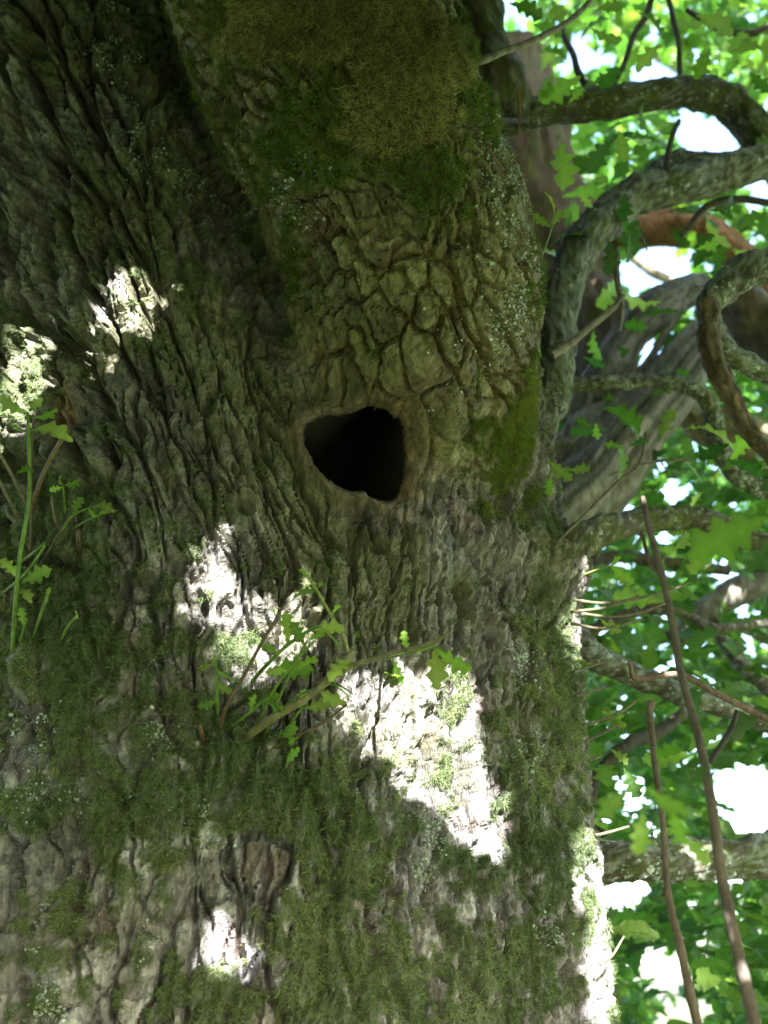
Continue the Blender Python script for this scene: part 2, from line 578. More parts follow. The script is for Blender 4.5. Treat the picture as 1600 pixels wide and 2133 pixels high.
# knot on the left of the hole
kd = blob(510, 1052, 27, 29)
D = D*(1 - 0.85*np.exp(-(kd/1.2)**4))
D += 0.022*np.exp(-((kd - 1.0)/0.35)**2) - 0.02*np.exp(-(kd/0.55)**2)
kd2 = blob(972, 1243, 17, 26)
D -= 0.075*np.exp(-(kd2/1.25)**4)
kd3 = blob(1010, 1160, 34, 26, 20)
D -= 0.03*np.exp(-(kd3/0.9)**4)
# humps where side shoots and branches leave the stem
for bx, by, rx, ry, h in [(470, 1545, 70, 45, 0.035), (1165, 1170, 60, 75, 0.07), (60, 1380, 60, 40, 0.02), (880, 1180, 70, 60, 0.018), (1050, 1120, 60, 50, 0.02)]:
    D += h*np.exp(-blob(bx, by, rx, ry)**2)

# ------------------------------------------------------------------ moss and lichen cover
mn = fbm3(Pf, 11, 3, 101); mn2 = fbm3(Pf, 38, 3, 105)
moss_green = [  # x, y, rx, ry, strength
    (120, 1290, 210, 190, 1.0), (560, 1630, 220, 120, 1.05), (330, 1560, 230, 130, 0.8), (150, 1650, 260, 160, 0.8), (700, 1760, 260, 170, 0.8),
    (1080, 900, 48, 110, 1.25), (1060, 960, 45, 70, 1.0), (1180, 1500, 60, 330, 0.9), (1160, 1780, 110, 230, 1.0), (1120, 1080, 45, 90, 0.9), (1165, 1330, 50, 110, 1.05),
    (900, 2040, 420, 170, 1.0), (500, 2060, 330, 140, 0.75), (80, 2020, 160, 150, 0.7), (250, 1850, 220, 120, 0.55), (1010, 1830, 130, 110, 0.75), (40, 800, 75, 90, 1.1),
    (200, 960, 90, 90, 0.55), (620, 1300, 170, 90, 0.45), (480, 1330, 120, 90, 0.6), (930, 1520, 140, 120, 0.45), (1090, 1600, 90, 150, 0.6),
    (700, 240, 230, 130, 0.95), (910, 350, 90, 80, 1.05), (640, 150, 160, 120, 0.8), (830, 330, 110, 90, 0.75), (990, 180, 50, 120, 1.0), (450, 150, 160, 200, 0.45), (600, 420, 120, 120, 0.4),
    (330, 60, 150, 130, 0.45), (520, 470, 90, 60, 0.55), (400, 560, 80, 60, 0.5), (1130, 1230, 60, 100, 0.8), (60, 1060, 140, 140, 0.75)]
MG = np.zeros_like(Z)
for x, y, rx, ry, st in moss_green:
    MG = np.maximum(MG, st*np.exp(-(blob(x, y, rx, ry)**2)*0.75))
low = sstep(2.25, 1.6, Z)*0.42
MG = np.maximum(MG, low)
bare = np.zeros_like(Z)
for x, y, rx, ry in [(900, 1500, 130, 130), (1000, 1680, 60, 120), (455, 1220, 60, 110), (620, 1270, 90, 70), (740, 1440, 80, 60), (880, 1830, 90, 70), (430, 1950, 110, 100), (700, 1200, 300, 90), (560, 1800, 60, 60), (120, 1780, 120, 60), (280, 1900, 60, 80), (1080, 1450, 40, 90)]:
    bare = np.maximum(bare, np.exp(-(blob(x, y, rx, ry)**2)*0.8))
MG = MG*(1 - 0.55*bare)
thr = MG + 1.35*(mn - 0.5) + 1.9*(mn2 - 0.5) - 0.09
MOSS = sstep(0.36, 0.62, thr)*(1 - deep)*(1 - 0.9*np.exp(-np.clip(HD - 1, 0, None)**2/0.6)*(HD < 6))
MB = np.zeros_like(Z)
for x, y, rx, ry, st in [(840, 190, 105, 110, 1.25), (870, 90, 95, 90, 1.15), (700, 60, 190, 75, 1.05), (890, 265, 50, 45, 1.0), (560, 30, 130, 60, 0.8)]:
    MB = np.maximum(MB, st*np.exp(-(blob(x, y, rx, ry)**2)*0.8))
MBR = sstep(0.42, 0.62, MB + 0.9*(mn - 0.5) + 0.7*(mn2 - 0.5))

MOSS = MOSS*mix(1.0, 0.25 + 0.75*ridge, (1 - WL))
cushion = np.clip(MOSS + MBR, 0, 1)
D = D*(1 - 0.3*cushion) + cushion*(0.004 + 0.018*(fbm3(Pf, 40, 3, 111) - 0.35)) + 0.004*MBR

TRUNK = BASE + NB*D[..., None]
# the cavity tilts upward inside the stem
_P, _n = surf_point(HX, HY)
_off = BASE - _P
_off -= (_off @ _n)[..., None]*_n
TRUNK += _off*(0.9*sstep(0.45, 1.0, deep)*(HD < 1.2))[..., None]      # the hollow widens behind its lip
NT = grid_normals(TRUNK)

# --- colours
c_bark = np.array([0.092, 0.086, 0.075]); c_grey = np.array([0.188, 0.180, 0.166]); c_dark = np.array([0.06, 0.046, 0.032])
c_rust = np.array([0.12, 0.055, 0.022]); c_olive = np.array([0.125, 0.118, 0.052]); c_pink = np.array([0.135, 0.098, 0.092])
v1 = fbm3(Pf, 14, 3, 121)[..., None]; v2 = fbm3(Pf, 48, 3, 125)[..., None]
C = mix(c_bark, c_grey, sstep(0.38, 0.68, 0.5*v1 + 0.5*v2 + 0.12*(cid2[..., None] - 0.5)))
C = mix(C, c_dark, sstep(0.55, 0.75, fbm3(Pf, 22, 3, 131))[..., None]*0.55)
low_pale = sstep(2.3, 1.75, Z)[..., None]
C = C*(1 + 0.45*low_pale)*mix(np.ones(3), np.array([0.97, 0.98, 1.12]), low_pale)                                      # paler, slightly bluer bark low on the stem
C = C*(1 + 0.55*(cid2 - 0.5) + 0.45*(hid - 0.5) + 0.35*(flake - 0.5))[..., None]
Cl = mix(c_olive, np.array([0.11, 0.09, 0.05]), sstep(0.42, 0.66, v1)*0.75)
Cl = mix(Cl, np.array([0.185, 0.175, 0.10]), sstep(0.5, 0.72, v2)*0.7)
Cl = Cl*(1 + 0.5*(lid - 0.5) + 0.5*(lid2 - 0.5))[..., None]
C = mix(C, Cl, WL[..., None])
alg = sstep(0.45, 0.62, fbm3(Pf, 6, 3, 135))[..., None]*(1 - low_pale)*0.6
C = mix(C, np.array([0.10, 0.105, 0.045]), alg*(1 - WL[..., None]))
fiss = np.clip((1 - lr1)*0.5 + (1 - lv)*0.8, 0, 1)*WL*sstep(0.35, 0.6, noise3(Pf*7, 141))
C = mix(C, c_rust, (0.75*fiss)[..., None])
spot = sstep(0.70, 0.78, fbm3(Pf, 11, 2, 145))*(1 - WL)
C = mix(C, c_pink, (spot*0.5)[..., None])
for x, y, rx, ry in [(1030, 1480, 26, 50), (180, 1785, 24, 42), (550, 1800, 50, 50), (480, 1960, 40, 40), (230, 1910, 24, 30)]:
    w = sstep(1.25, 0.7, blob(x, y, rx, ry) + 0.9*(v2[..., 0] - 0.5))
    C = mix(C, c_pink, (w*0.6)[..., None])
for x, y, rx, ry in [(120, 850, 30, 60)]:
    w = sstep(1.2, 0.8, blob(x, y, rx, ry))
    C = mix(C, np.array([0.20, 0.12, 0.075]), (w*0.8)[..., None])
wcol = (np.exp(-np.clip(HD - 1, 0, None)**2/0.25)*(HD < 5))[..., None]
C = mix(C, mix(np.array([0.10, 0.075, 0.048]), np.array([0.16, 0.085, 0.035]), sstep(0.5, 0.7, v2)), 0.75*wcol)
C = mix(C, np.array([0.018, 0.014, 0.011]), (1 - sstep(0.0, 0.07, HD - edge1))[..., None])     # rotten wood tinted near-black, the hollow's deep shade put into colour
LICH = np.zeros_like(Z)
for x, y, rx, ry in [(600, 400, 60, 60), (1085, 470, 36, 170), (1090, 620, 30, 120), (1050, 340, 36, 90), (60, 1530, 40, 40), (90, 1650, 60, 40), (90, 1830, 35, 60), (95, 1990, 40, 60), (320, 1420, 30, 30), (330, 1530, 30, 25),
                     (100, 2110, 60, 40), (900, 1730, 40, 30), (1110, 1580, 26, 60), (890, 1810, 30, 40), (830, 1800, 22, 25), (1145, 1950, 30, 30), (230, 60, 30, 70), (275, 160, 25, 50), (480, 360, 40, 50), (300, 290, 35, 40),
                     (1090, 1380, 24, 50), (320, 1960, 35, 35), (430, 1700, 50, 40)]:
    LICH = np.maximum(LICH, np.exp(-(blob(x, y, rx, ry)**2)*0.7))
C = mix(C, np.array([0.058, 0.078, 0.030]), (MOSS*0.8)[..., None])
C = mix(C, np.array([0.11, 0.085, 0.04]), (MBR*0.85)[..., None])
C = np.clip(C, 0.008, 0.8)

# ------------------------------------------------------------------ the oak and the pieces of its stem
OAK = empty('oak_tree', (TC[0], TC[1], 0.0), label='huge old oak with deeply furrowed mossy bark and a round hole under its limb', category='tree')

idx = np.arange(NR*NC).reshape(NR, NC)
Q = np.stack([idx[:-1, :-1], idx[:-1, 1:], idx[1:, 1:], idx[1:, :-1]], -1).reshape(-1, 4)
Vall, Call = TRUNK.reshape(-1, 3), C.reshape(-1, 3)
fl = lambda A: A.reshape(-1)[Q].mean(1)
is_hole = fl(HOLE) > 0.10
is_limb = (fl(WL) > 0.5) & (fl(Z) > 2.3) & ~is_hole


def sub_mesh(name, mask, mat):
    q = Q[mask]
    used, inv = np.unique(q, return_inverse=True)
    return make_mesh(name, Vall[used], inv.reshape(-1, 4), mat, Call[used], smooth=False)


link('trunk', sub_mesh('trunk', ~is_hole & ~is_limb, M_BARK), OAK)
link('limb', sub_mesh('limb', is_limb, M_BARK), OAK, label='thick leaning limb with olive scaly bark above the hole')
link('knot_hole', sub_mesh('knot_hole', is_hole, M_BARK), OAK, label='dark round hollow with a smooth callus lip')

# ------------------------------------------------------------------ moss strands
VFLAT = TRUNK.reshape(-1, 3); NFLAT = NT.reshape(-1, 3)
du_ = np.linalg.norm(np.gradient(TRUNK, axis=1), axis=-1); dv_ = np.linalg.norm(np.gradient(TRUNK, axis=0), axis=-1)
AREA = np.clip(du_*dv_, 0, 3e-5)
seen_zone = (TG > -1.4) & (TG < 1.85) & (Z > 1.25) & (Z < 4.2)
PXT, PYT = PXB.reshape(-1), PYB.reshape(-1)


def strands(name, weight, count, length, width, colset, props, droop=0.35, out=0.8, spread=0.75):
    w = (weight*AREA*seen_zone).reshape(-1).astype(float)
    w /= w.sum()
    i = rng.choice(len(w), count, p=w)
    n = NFLAT[i]
    root = VFLAT[i] + rng.normal(0, 0.0016, (count, 3)) - n*0.001
    clump = np.stack([fbm3(root, 45, 1, s) - 0.5 for s in (201, 202, 203)], -1)*1.6
    d = n*out + rng.normal(0, spread, (count, 3))*0.6 + clump + np.array([0, 0, -droop])
    d /= np.linalg.norm(d, axis=1, keepdims=True)
    L = length*(0.55 + 0.9*rng.random(count))[:, None]
    side = np.cross(d, rng.normal(0, 1, (count, 3))); side /= np.linalg.norm(side, axis=1, keepdims=True)
    W = width*(0.7 + 0.6*rng.random(count))[:, None]
    V = np.stack([root - side*W, root + side*W, root + d*L], 1).reshape(-1, 3)
    Fc = np.arange(count*3).reshape(-1, 3)
    cs = np.array(colset)
    f = np.clip(fbm3(root, 7, 2, 211)*1.6 - 0.3 + rng.normal(0, 0.22, count), 0, 0.999)*(len(cs) - 1)
    j = f.astype(int)
    c = mix(cs[j], cs[np.minimum(j + 1, len(cs) - 1)], (f - j)[:, None])*(0.8 + 0.4*rng.random((count, 1)))
    cc = np.repeat(c, 3, axis=0)
    me = make_mesh(name, V, Fc, M_MOSS, cc, smooth=False)
    return link(name, me, None, kind='stuff', **props)


G = [(0.045, 0.070, 0.028), (0.082, 0.118, 0.046), (0.13, 0.17, 0.072), (0.20, 0.22, 0.11)]
limbmask = WL > 0.5
rightcush = (np.minimum(blob(1080, 900, 60, 140), blob(1060, 960, 60, 90)) < 1.25)
lowm = MOSS*(~limbmask)*(Z < 2.35)*(~rightcush)
upm = MOSS*(~limbmask)*(Z >= 2.35)*(~rightcush)
strands('moss', lowm, 200000, 0.0112, 0.0008, G, dict(label='green moss carpeting the lower trunk bark', category='moss'))
strands('moss', upm, 26000, 0.010, 0.0007, G[:3], dict(label='thin dark moss on the furrowed bark beside the limb', category='moss'))
strands('moss', MOSS*limbmask*(~rightcush)*(1 - MBR), 46000, 0.013, 0.0008, [(0.045, 0.075, 0.014), (0.09, 0.135, 0.022), (0.14, 0.18, 0.04)], dict(label='bright green moss on the scaly leaning limb', category='moss'))
strands('moss', MOSS*rightcush + 1e-9, 16000, 0.016, 0.0008, [(0.055, 0.085, 0.012), (0.115, 0.15, 0.02), (0.18, 0.20, 0.045)], dict(label='thick moss cushion on the stem edge right of the hole', category='moss'), droop=0.6)
strands('dry_moss', MBR, 30000, 0.020, 0.0008, [(0.095, 0.095, 0.04), (0.18, 0.16, 0.078), (0.30, 0.265, 0.15)], dict(label='shaggy brown dry moss hanging on the top of the limb', category='moss'), droop=0.7, spread=1.1)


# ------------------------------------------------------------------ lichen: little crinkled rosettes of scales
def lichen():
    n = 7000
    w = (LICH**1.5*(fbm3(Pf, 30, 2, 301) > 0.5)*AREA*seen_zone*(HD > 1.6)).reshape(-1).astype(float); w /= w.sum()
    i = rng.choice(len(w), n, p=w)
    nn = NFLAT[i]; c = VFLAT[i] + rng.normal(0, 0.002, (n, 3))
    t1 = np.cross(nn, rng.normal(0, 1, (n, 3))); t1 /= np.linalg.norm(t1, axis=1, keepdims=True)
    t2 = np.cross(nn, t1)
    k = 7
    r = (0.0009 + 0.0030*rng.random(n)**2.5)[:, None]
    ring = []
    for q in range(k):
        a = 2*math.pi*q/k
        rq = r*(0.65 + 0.7*rng.random((n, 1)))
        ring.append(c + nn*(0.002 + 0.003*rng.random((n, 1))) + t1*(math.cos(a)*rq) + t2*(math.sin(a)*rq))
    V = np.stack([c + nn*0.002] + ring, 1).reshape(-1, 3)
    base = (np.arange(n)*(k + 1))[:, None, None]
    tri = np.array([[0, 1 + q, 1 + (q + 1) % k] for q in range(k)])[None]
    Fc = (base + tri).reshape(-1, 3)
    col = mix(np.array([0.22, 0.27, 0.21]), np.array([0.48, 0.54, 0.51]), rng.random((n, 1)))
    me = make_mesh('lichen', V, Fc, M_LICHEN, np.repeat(col, k + 1, 0), smooth=False)
    link('lichen', me, None, kind='stuff', label='pale grey green lichen crusts scattered over the bark', category='lichen')


lichen()


# ------------------------------------------------------------------ tubes (branches, twigs, stems)
def tube(pts, rad, n=None, k=14, rough=0.22, seed=0, col=(0.09, 0.075, 0.055), lich=0.0, moss=0.0, twist=0.0, furrow=0.0, squash=1.0, cap=True, grain=0.0):
    """tapered, crooked, bark-covered tube through world points; returns verts, faces, colours"""
    plen = sum(np.linalg.norm(np.array(pts[i + 1]) - np.array(pts[i])) for i in range(len(pts) - 1))
    rm = float(np.mean(rad))
    if n is None:
        n = int(np.clip(plen/(rm*0.3), 8, 170))
    P, R = spline(pts, rad, n)
    s_ = np.linspace(0, plen, n)
    jit = np.stack([noise2(s_/max(rm*7, 0.10) + 3.3*q, np.full(n, seed*1.7 + q), 400 + q) - 0.5 for q in range(3)], -1)
    P = P + jit*rm*1.3*np.clip(np.minimum(s_, plen - s_)/(rm*4), 0, 1)[:, None]
    T = np.gradient(P, axis=0); T /= np.linalg.norm(T, axis=1, keepdims=True) + 1e-12
    up = np.array([0.12, -1.0, 0.2]); up /= np.linalg.norm(up)
    e1 = np.cross(T, up); e1 /= np.linalg.norm(e1, axis=1, keepdims=True) + 1e-9
    e2 = np.cross(e1, T)
    a = np.linspace(0, 2*math.pi, k, endpoint=False)
    ca, sa = np.cos(a), np.sin(a)
    ring0 = P[:, None] + R[:, None, None]*(e1[:, None]*ca[None, :, None] + e2[:, None]*sa[None, :, None]*squash)
    nz = fbm3(ring0 + seed, 1.0/(rm*1.5), 3, 410 + seed)
    nf = fbm3(ring0 + seed, 1.0/(rm*0.5), 2, 430 + seed)
    nq = fbm3(ring0 + seed, 1.0/(rm*0.2), 2, 435 + seed)
    disp = 1 + rough*3.0*(nz - 0.5) + rough*1.6*(nf - 0.5) + rough*1.1*(nq - 0.5)
    if furrow:
        ff = noise2(a[None]*2.2/1.0 + twist*s_[:, None] + 7*np.ones((n, 1)), s_[:, None]*1.2/(rm*8) + 0*a[None], 440 + seed)
        ff2 = noise2(a[None]*6.0 + twist*s_[:, None]*3, s_[:, None]/(rm*5) + 0*a[None], 441 + seed)
        disp = disp - furrow*(1 - sstep(0, 0.16, np.abs(ff - 0.5))) - 0.5*furrow*(1 - sstep(0, 0.14, np.abs(ff2 - 0.5)))
    ring = P[:, None] + (ring0 - P[:, None])*disp[..., None]
    V = ring.reshape(-1, 3)
    i = np.arange(n*k).reshape(n, k)
    j = np.roll(i, -1, 1)
    Fc = np.stack([i[:-1], j[:-1], j[1:], i[1:]], -1).reshape(-1, 4)
    c = np.array(col)*(0.75 + 0.6*fbm3(V + seed, 1.0/(rm*0.8), 3, 450)[:, None])
    if grain:                                                 # weathered wood: streaks along the fibre
        gr = fbm2(np.tile(a*7.0, (n, 1)), np.repeat(s_[:, None]/(rm*2.6), k, 1), 3, 480 + seed).reshape(-1, 1)
        c = c*(1 + grain*3.2*(gr - 0.5))
        c = np.clip(c, 0.01, 0.6)
    nrm = (ring - P[:, None]); nrm = (nrm/(np.linalg.norm(nrm, axis=-1, keepdims=True) + 1e-9)).reshape(-1, 3)
    if moss:
        m_ = sstep(0.45, 0.6, fbm3(V + seed, 26, 3, 461) + 0.45*(moss - 0.5))[:, None]
        c = mix(c, np.array([0.07, 0.085, 0.02])*(0.6 + 0.8*fbm3(V, 90, 2, 466)[:, None]), m_*0.9)
    if lich:
        l_ = sstep(0.50, 0.62, fbm3(V + seed, 120, 3, 471) + 0.42*(lich - 0.5) + 0.05*nrm[:, 2:3].ravel())[:, None]
        c = mix(c, np.array([0.19, 0.215, 0.185])*(0.7 + 0.6*fbm3(V, 110, 2, 476)[:, None]), l_*0.85)
    if cap:
        V = np.vstack([V, P[:1], P[-1:]]); c = np.vstack([c, c[:1], c[-1:]])
        t0, t1 = len(V) - 2, len(V) - 1
        e = np.concatenate([np.stack([j[0], i[0], np.full(k, t0), np.full(k, t0)], -1), np.stack([i[-1], j[-1], np.full(k, t1), np.full(k, t1)], -1)])
        tri = e[:, :3]
        return V, Fc, c, tri
    return V, Fc, c, np.zeros((0, 3), int)


def tube_mesh(name, mat, **kw):
    V, Fc, c, tri = tube(**kw)
    # caps as degenerate-free quads: split the fan by pairs of triangles sharing the centre
    if len(tri):
        kk = len(tri)//2
        quads = []
        for h in range(2):
            t = tri[h*kk:(h + 1)*kk]
            for q in range(0, kk - 1, 2):
                quads.append([t[q][0], t[q][2], t[q + 1][1], t[q + 1][0]] if t[q][1] == t[q + 1][0] else [t[q][1], t[q + 1][0], t[q + 1][2], t[q][0]])
        # simple and safe: emit the fan with centre repeated through tiny quads only when even
        Fc = np.vstack([Fc, np.array(quads, dtype=int)]) if quads else Fc
    return make_mesh(name, V, Fc, mat, c)


def pts_of(path):
    return [at(x, y, Y) for x, y, Y, r in path], [r*px_size(at(x, y, Y)) for x, y, Y, r in path]


SEED = [0]


def branch(name, path, mat=None, parent=OAK, k=None, **kw):
    """path: (x, y, distance, radius in photograph pixels)"""
    p, r = pts_of(path)
    SEED[0] += 1
    k = int(k*1.5) if (k and k >= 18) else k
    kk = k or (18 if max(r) > 0.03 else 10 if max(r) > 0.008 else 6)
    label = kw.pop('label', None)
    me = tube_mesh(name, mat or M_BRANCH, pts=p, rad=[q*(0.9 if q > 0.02 else 1.0) for q in r], k=kk, seed=SEED[0], **kw)
    o = link(name, me, parent)
    if label: o['label'] = label
    return o


BR = {}
dk = (0.062, 0.054, 0.043)
BR['A'] = branch('branch', [(800, 290, 2.9, 60), (985, 250, 2.9, 52), (1100, 243, 2.9, 44), (1250, 222, 2.95, 38), (1420, 212, 3.0, 36), (1540, 235, 3.05, 42), (1610, 310, 3.1, 44), (1680, 420, 3.2, 44)], k=28, col=dk, moss=0.62, lich=0.35, furrow=0.08, label='mossy branch arching out behind the limb')
BR['B'] = branch('branch', [(1040, 1000, 2.75, 40), (1120, 880, 2.75, 36), (1142, 760, 2.75, 38), (1160, 610, 2.78, 44), (1215, 480, 2.8, 46), (1310, 410, 2.85, 44), (1450, 375, 2.9, 46), (1570, 345, 2.95, 40), (1680, 330, 3.0, 38)], k=28, col=dk, lich=0.72, moss=0.45, furrow=0.06, label='crooked branch crusted with grey lichen')
BR['B2'] = branch('branch', [(1330, 400, 2.95, 30), (1400, 345, 2.97, 28), (1500, 350, 3.0, 26), (1640, 350, 3.05, 26)], k=18, col=(0.06, 0.05, 0.04), lich=0.55, moss=0.3)
BR['C'] = branch('branch', [(1130, 830, 2.8, 20), (1210, 800, 2.8, 17), (1300, 788, 2.82, 18), (1400, 800, 2.85, 19), (1470, 840, 2.9, 20), (1500, 920, 2.95, 22), (1540, 990, 3.0, 22), (1640, 1030, 3.05, 22)], k=18, col=dk, lich=0.66, moss=0.5)
BR['D'] = branch('branch', [(1690, 560, 2.5, 40), (1610, 555, 2.5, 40), (1530, 590, 2.5, 36), (1480, 640, 2.5, 30), (1500, 705, 2.52, 26), (1550, 760, 2.55, 24), (1620, 790, 2.6, 24), (1700, 800, 2.6, 24)], k=22, col=dk, lich=0.72, moss=0.3, label='curled lichen branch bending back on itself')
BR['D2'] = branch('dead_branch', [(1475, 630, 2.48, 26), (1480, 690, 2.46, 28), (1500, 780, 2.42, 27), (1545, 860, 2.38, 22), (1590, 930, 2.34, 18), (1625, 985, 2.3, 12)], M_DEAD, k=18, col=(0.15, 0.11, 0.075), furrow=0.3, lich=0.1, grain=0.6, label='bare broken brown stub with split grain')
BR['E'] = branch('branch', [(1120, 1215, 2.55, 70), (1190, 1150, 2.55, 44), (1270, 1110, 2.58, 34), (1380, 1080, 2.62, 30), (1470, 1085, 2.68, 28), (1560, 1120, 2.75, 26), (1680, 1160, 2.8, 26)], k=24, col=dk, moss=0.7, lich=0.35, furrow=0.06, label='mossy side branch with a shaggy base on the stem')
BR['H'] = branch('branch', [(1170, 1290, 2.9, 34), (1240, 1370, 2.9, 30), (1330, 1415, 2.95, 27), (1450, 1450, 3.0, 26), (1620, 1510, 3.1, 25)], k=18, col=dk, lich=0.6, moss=0.4)
BR['I'] = branch('branch', [(1180, 1805, 2.9, 52), (1300, 1785, 2.9, 47), (1430, 1780, 2.95, 46), (1560, 1775, 3.0, 48), (1720, 1760, 3.05, 48)], k=28, col=(0.075, 0.06, 0.045), lich=0.5, moss=0.5, furrow=0.12, label='thick dark branch low behind the stem')
BR['J'] = branch('branch', [(1262, 1740, 3.3, 10), (1238, 1680, 3.3, 13), (1245, 1610, 3.3, 13), (1300, 1560, 3.3, 13), (1380, 1520, 3.35, 13), (1480, 1440, 3.4, 12)], k=10, col=(0.05, 0.045, 0.035), moss=0.3)
BR['K'] = branch('branch', [(1400, 1330, 4.2, 24), (1500, 1265, 4.2, 32), (1620, 1200, 4.2, 36)], k=14, col=(0.11, 0.10, 0.085), lich=0.5)
BR['L'] = branch('branch', [(1480, 1290, 3.9, 12), (1540, 1380, 3.9, 18), (1590, 1430, 3.9, 22), (1650, 1480, 3.9, 24)], k=12, col=dk, lich=0.5)
BR['M'] = branch('branch', [(1200, 1330, 3.4, 14), (1340, 1275, 3.4, 11), (1420, 1280, 3.4, 10), (1520, 1310, 3.4, 10), (1640, 1290, 3.5, 9)], k=10, col=dk, moss=0.4, lich=0.3)
BR['N'] = branch('branch', [(1180, 1180, 3.6, 12), (1290, 1165, 3.6, 13), (1400, 1170, 3.6, 14), (1520, 1190, 3.6, 12)], k=10, col=dk, moss=0.4)

# bare twigs
tw = (0.085, 0.068, 0.056)
BR['F'] = branch('twig', [(1338, 1035, 1.75, 6), (1365, 1130, 1.74, 7), (1405, 1330, 1.72, 8), (1445, 1500, 1.70, 9), (1480, 1660, 1.68, 11), (1510, 1850, 1.66, 12), (1560, 2080, 1.64, 14), (1600, 2260, 1.62, 15)], k=10, col=tw, rough=0.05, label='long bare grey twig slanting in front of the foliage')
branch('twig', [(1336, 1108, 1.76, 4), (1352, 1160, 1.75, 5), (1374, 1195, 1.74, 6)], k=8, col=tw, rough=0.05)
branch('twig', [(1358, 1460, 1.9, 8), (1360, 1560, 1.9, 7), (1378, 1700, 1.88, 7), (1395, 1860, 1.86, 8), (1420, 2000, 1.84, 10), (1460, 2180, 1.82, 12)], k=8, col=(0.10, 0.075, 0.06), rough=0.05)
branch('twig', [(985, 128, 2.3, 8), (1040, 112, 2.3, 8), (1110, 88, 2.32, 7), (1180, 45, 2.35, 6), (1240, -10, 2.4, 5)], k=10, col=(0.24, 0.22, 0.19), rough=0.05, label='pale grey twig springing from the limb')
branch('twig', [(1150, 740, 2.65, 9), (1220, 690, 2.65, 8), (1275, 645, 2.66, 7), (1300, 615, 2.66, 5)], k=10, col=(0.22, 0.20, 0.17), rough=0.05)
branch('twig', [(1290, 690, 2.66, 5), (1300, 640, 2.66, 6), (1288, 580, 2.68, 7), (1285, 520, 2.7, 6)], k=8, col=(0.18, 0.16, 0.14), rough=0.05)
branch('twig', [(1082, 188, 2.2, 2), (1083, 235, 2.2, 2.2), (1081, 282, 2.2, 2)], k=5, col=(0.3, 0.16, 0.06), rough=0.02)
branch('twig', [(1280, 180, 3.1, 5), (1310, 100, 3.1, 6), (1345, 30, 3.1, 7), (1360, -20, 3.1, 7)], k=8, col=(0.06, 0.05, 0.04), rough=0.05)
branch('twig', [(1420, 190, 3.1, 6), (1412, 100, 3.1, 6), (1398, 40, 3.1, 6), (1390, -20, 3.1, 6)], k=8, col=(0.06, 0.05, 0.04), rough=0.05)
branch('twig', [(1235, 210, 3.0, 9), (1200, 150, 3.0, 8), (1195, 120, 3.0, 7), (1170, 60, 3.0, 6)], k=8, col=(0.07, 0.06, 0.05), rough=0.05)
branch('twig', [(1390, 390, 2.85, 8), (1395, 310, 2.85, 6), (1415, 250, 2.85, 5)], k=8, col=(0.06, 0.05, 0.04), rough=0.05)
branch('twig', [(1600, 60, 3.3, 9), (1540, 70, 3.3, 8), (1480, 50, 3.3, 7), (1430, 20, 3.3, 6)], k=8, col=(0.05, 0.04, 0.03), rough=0.05)
branch('twig', [(1420, 490, 3.0, 6), (1480, 430, 3.0, 8), (1540, 415, 3.0, 8), (1640, 425, 3.0, 8)], k=8, col=(0.06, 0.05, 0.04), rough=0.05)
branch('twig', [(1480, 1590, 2.6, 6), (1515, 1530, 2.6, 6), (1535, 1480, 2.6, 5)], k=8, col=(0.04, 0.035, 0.03), rough=0.05)
branch('twig', [(1310, 1380, 2.5, 5), (1330, 1412, 2.5, 6), (1420, 1408, 2.5, 7), (1500, 1450, 2.5, 7), (1620, 1510, 2.5, 7)], k=8, col=(0.13, 0.09, 0.07), rough=0.05)
for px_ in ([(1160, 1130), (1230, 1060), (1290, 1000), (1330, 970), (1345, 900)], [(1210, 1280), (1270, 1285), (1340, 1275), (1400, 1250)], [(1190, 1275), (1260, 1265), (1330, 1240)], [(1190, 1300), (1260, 1310), (1340, 1290)],
            [(1195, 1400), (1240, 1385), (1275, 1375)], [(1200, 1450), (1260, 1430)], [(1215, 1510), (1280, 1490), (1325, 1460)], [(1220, 1545), (1270, 1520), (1300, 1505)], [(1225, 1585), (1250, 1575)], [(1240, 1740), (1310, 1722)],
            [(1195, 1250), (1270, 1255), (1400, 1230), (1450, 1200)], [(1250, 2010), (1275, 1990), (1300, 1950)], [(1440, 960), (1390, 960), (1330, 970), (1270, 990)]):
    x0, y0 = px_[0]
    branch('twig', [(x, y, 2.45 + 0.0006*(x - 1200), 3.6 - 1.6*i/len(px_)) for i, (x, y) in enumerate(px_)], k=5, col=(0.10, 0.088, 0.055), rough=0.03)

# big dead limb and rotten stems behind
GREY = (0.135, 0.125, 0.105)
BR['dead'] = branch('dead_limb', [(1040, 1190, 3.4, 96), (1150, 1050, 3.4, 100), (1280, 925, 3.45, 90), (1405, 818, 3.5, 66), (1475, 720, 3.55, 58), (1520, 650, 3.6, 46)], M_DEAD, k=48, col=GREY, furrow=0.2, rough=0.08, moss=0.2, lich=0.15, grain=0.6, label='barkless grey dead limb slanting behind the stem')
branch('dead_limb', [(1120, 990, 3.45, 50), (1215, 905, 3.46, 42), (1290, 828, 3.5, 17), (1357, 735, 3.52, 9), (1410, 655, 3.56, 14), (1450, 610, 3.6, 22)], M_DEAD, k=18, col=GREY, furrow=0.2, rough=0.08, moss=0.2, grain=0.6)
branch('dead_limb', [(1190, 880, 3.5, 30), (1250, 785, 3.52, 42), (1308, 690, 3.54, 42), (1355, 632, 3.57, 48), (1400, 612, 3.62, 42), (1460, 600, 3.7, 34)], M_DEAD, k=32, col=(0.12, 0.11, 0.095), furrow=0.18, rough=0.08, grain=0.6)
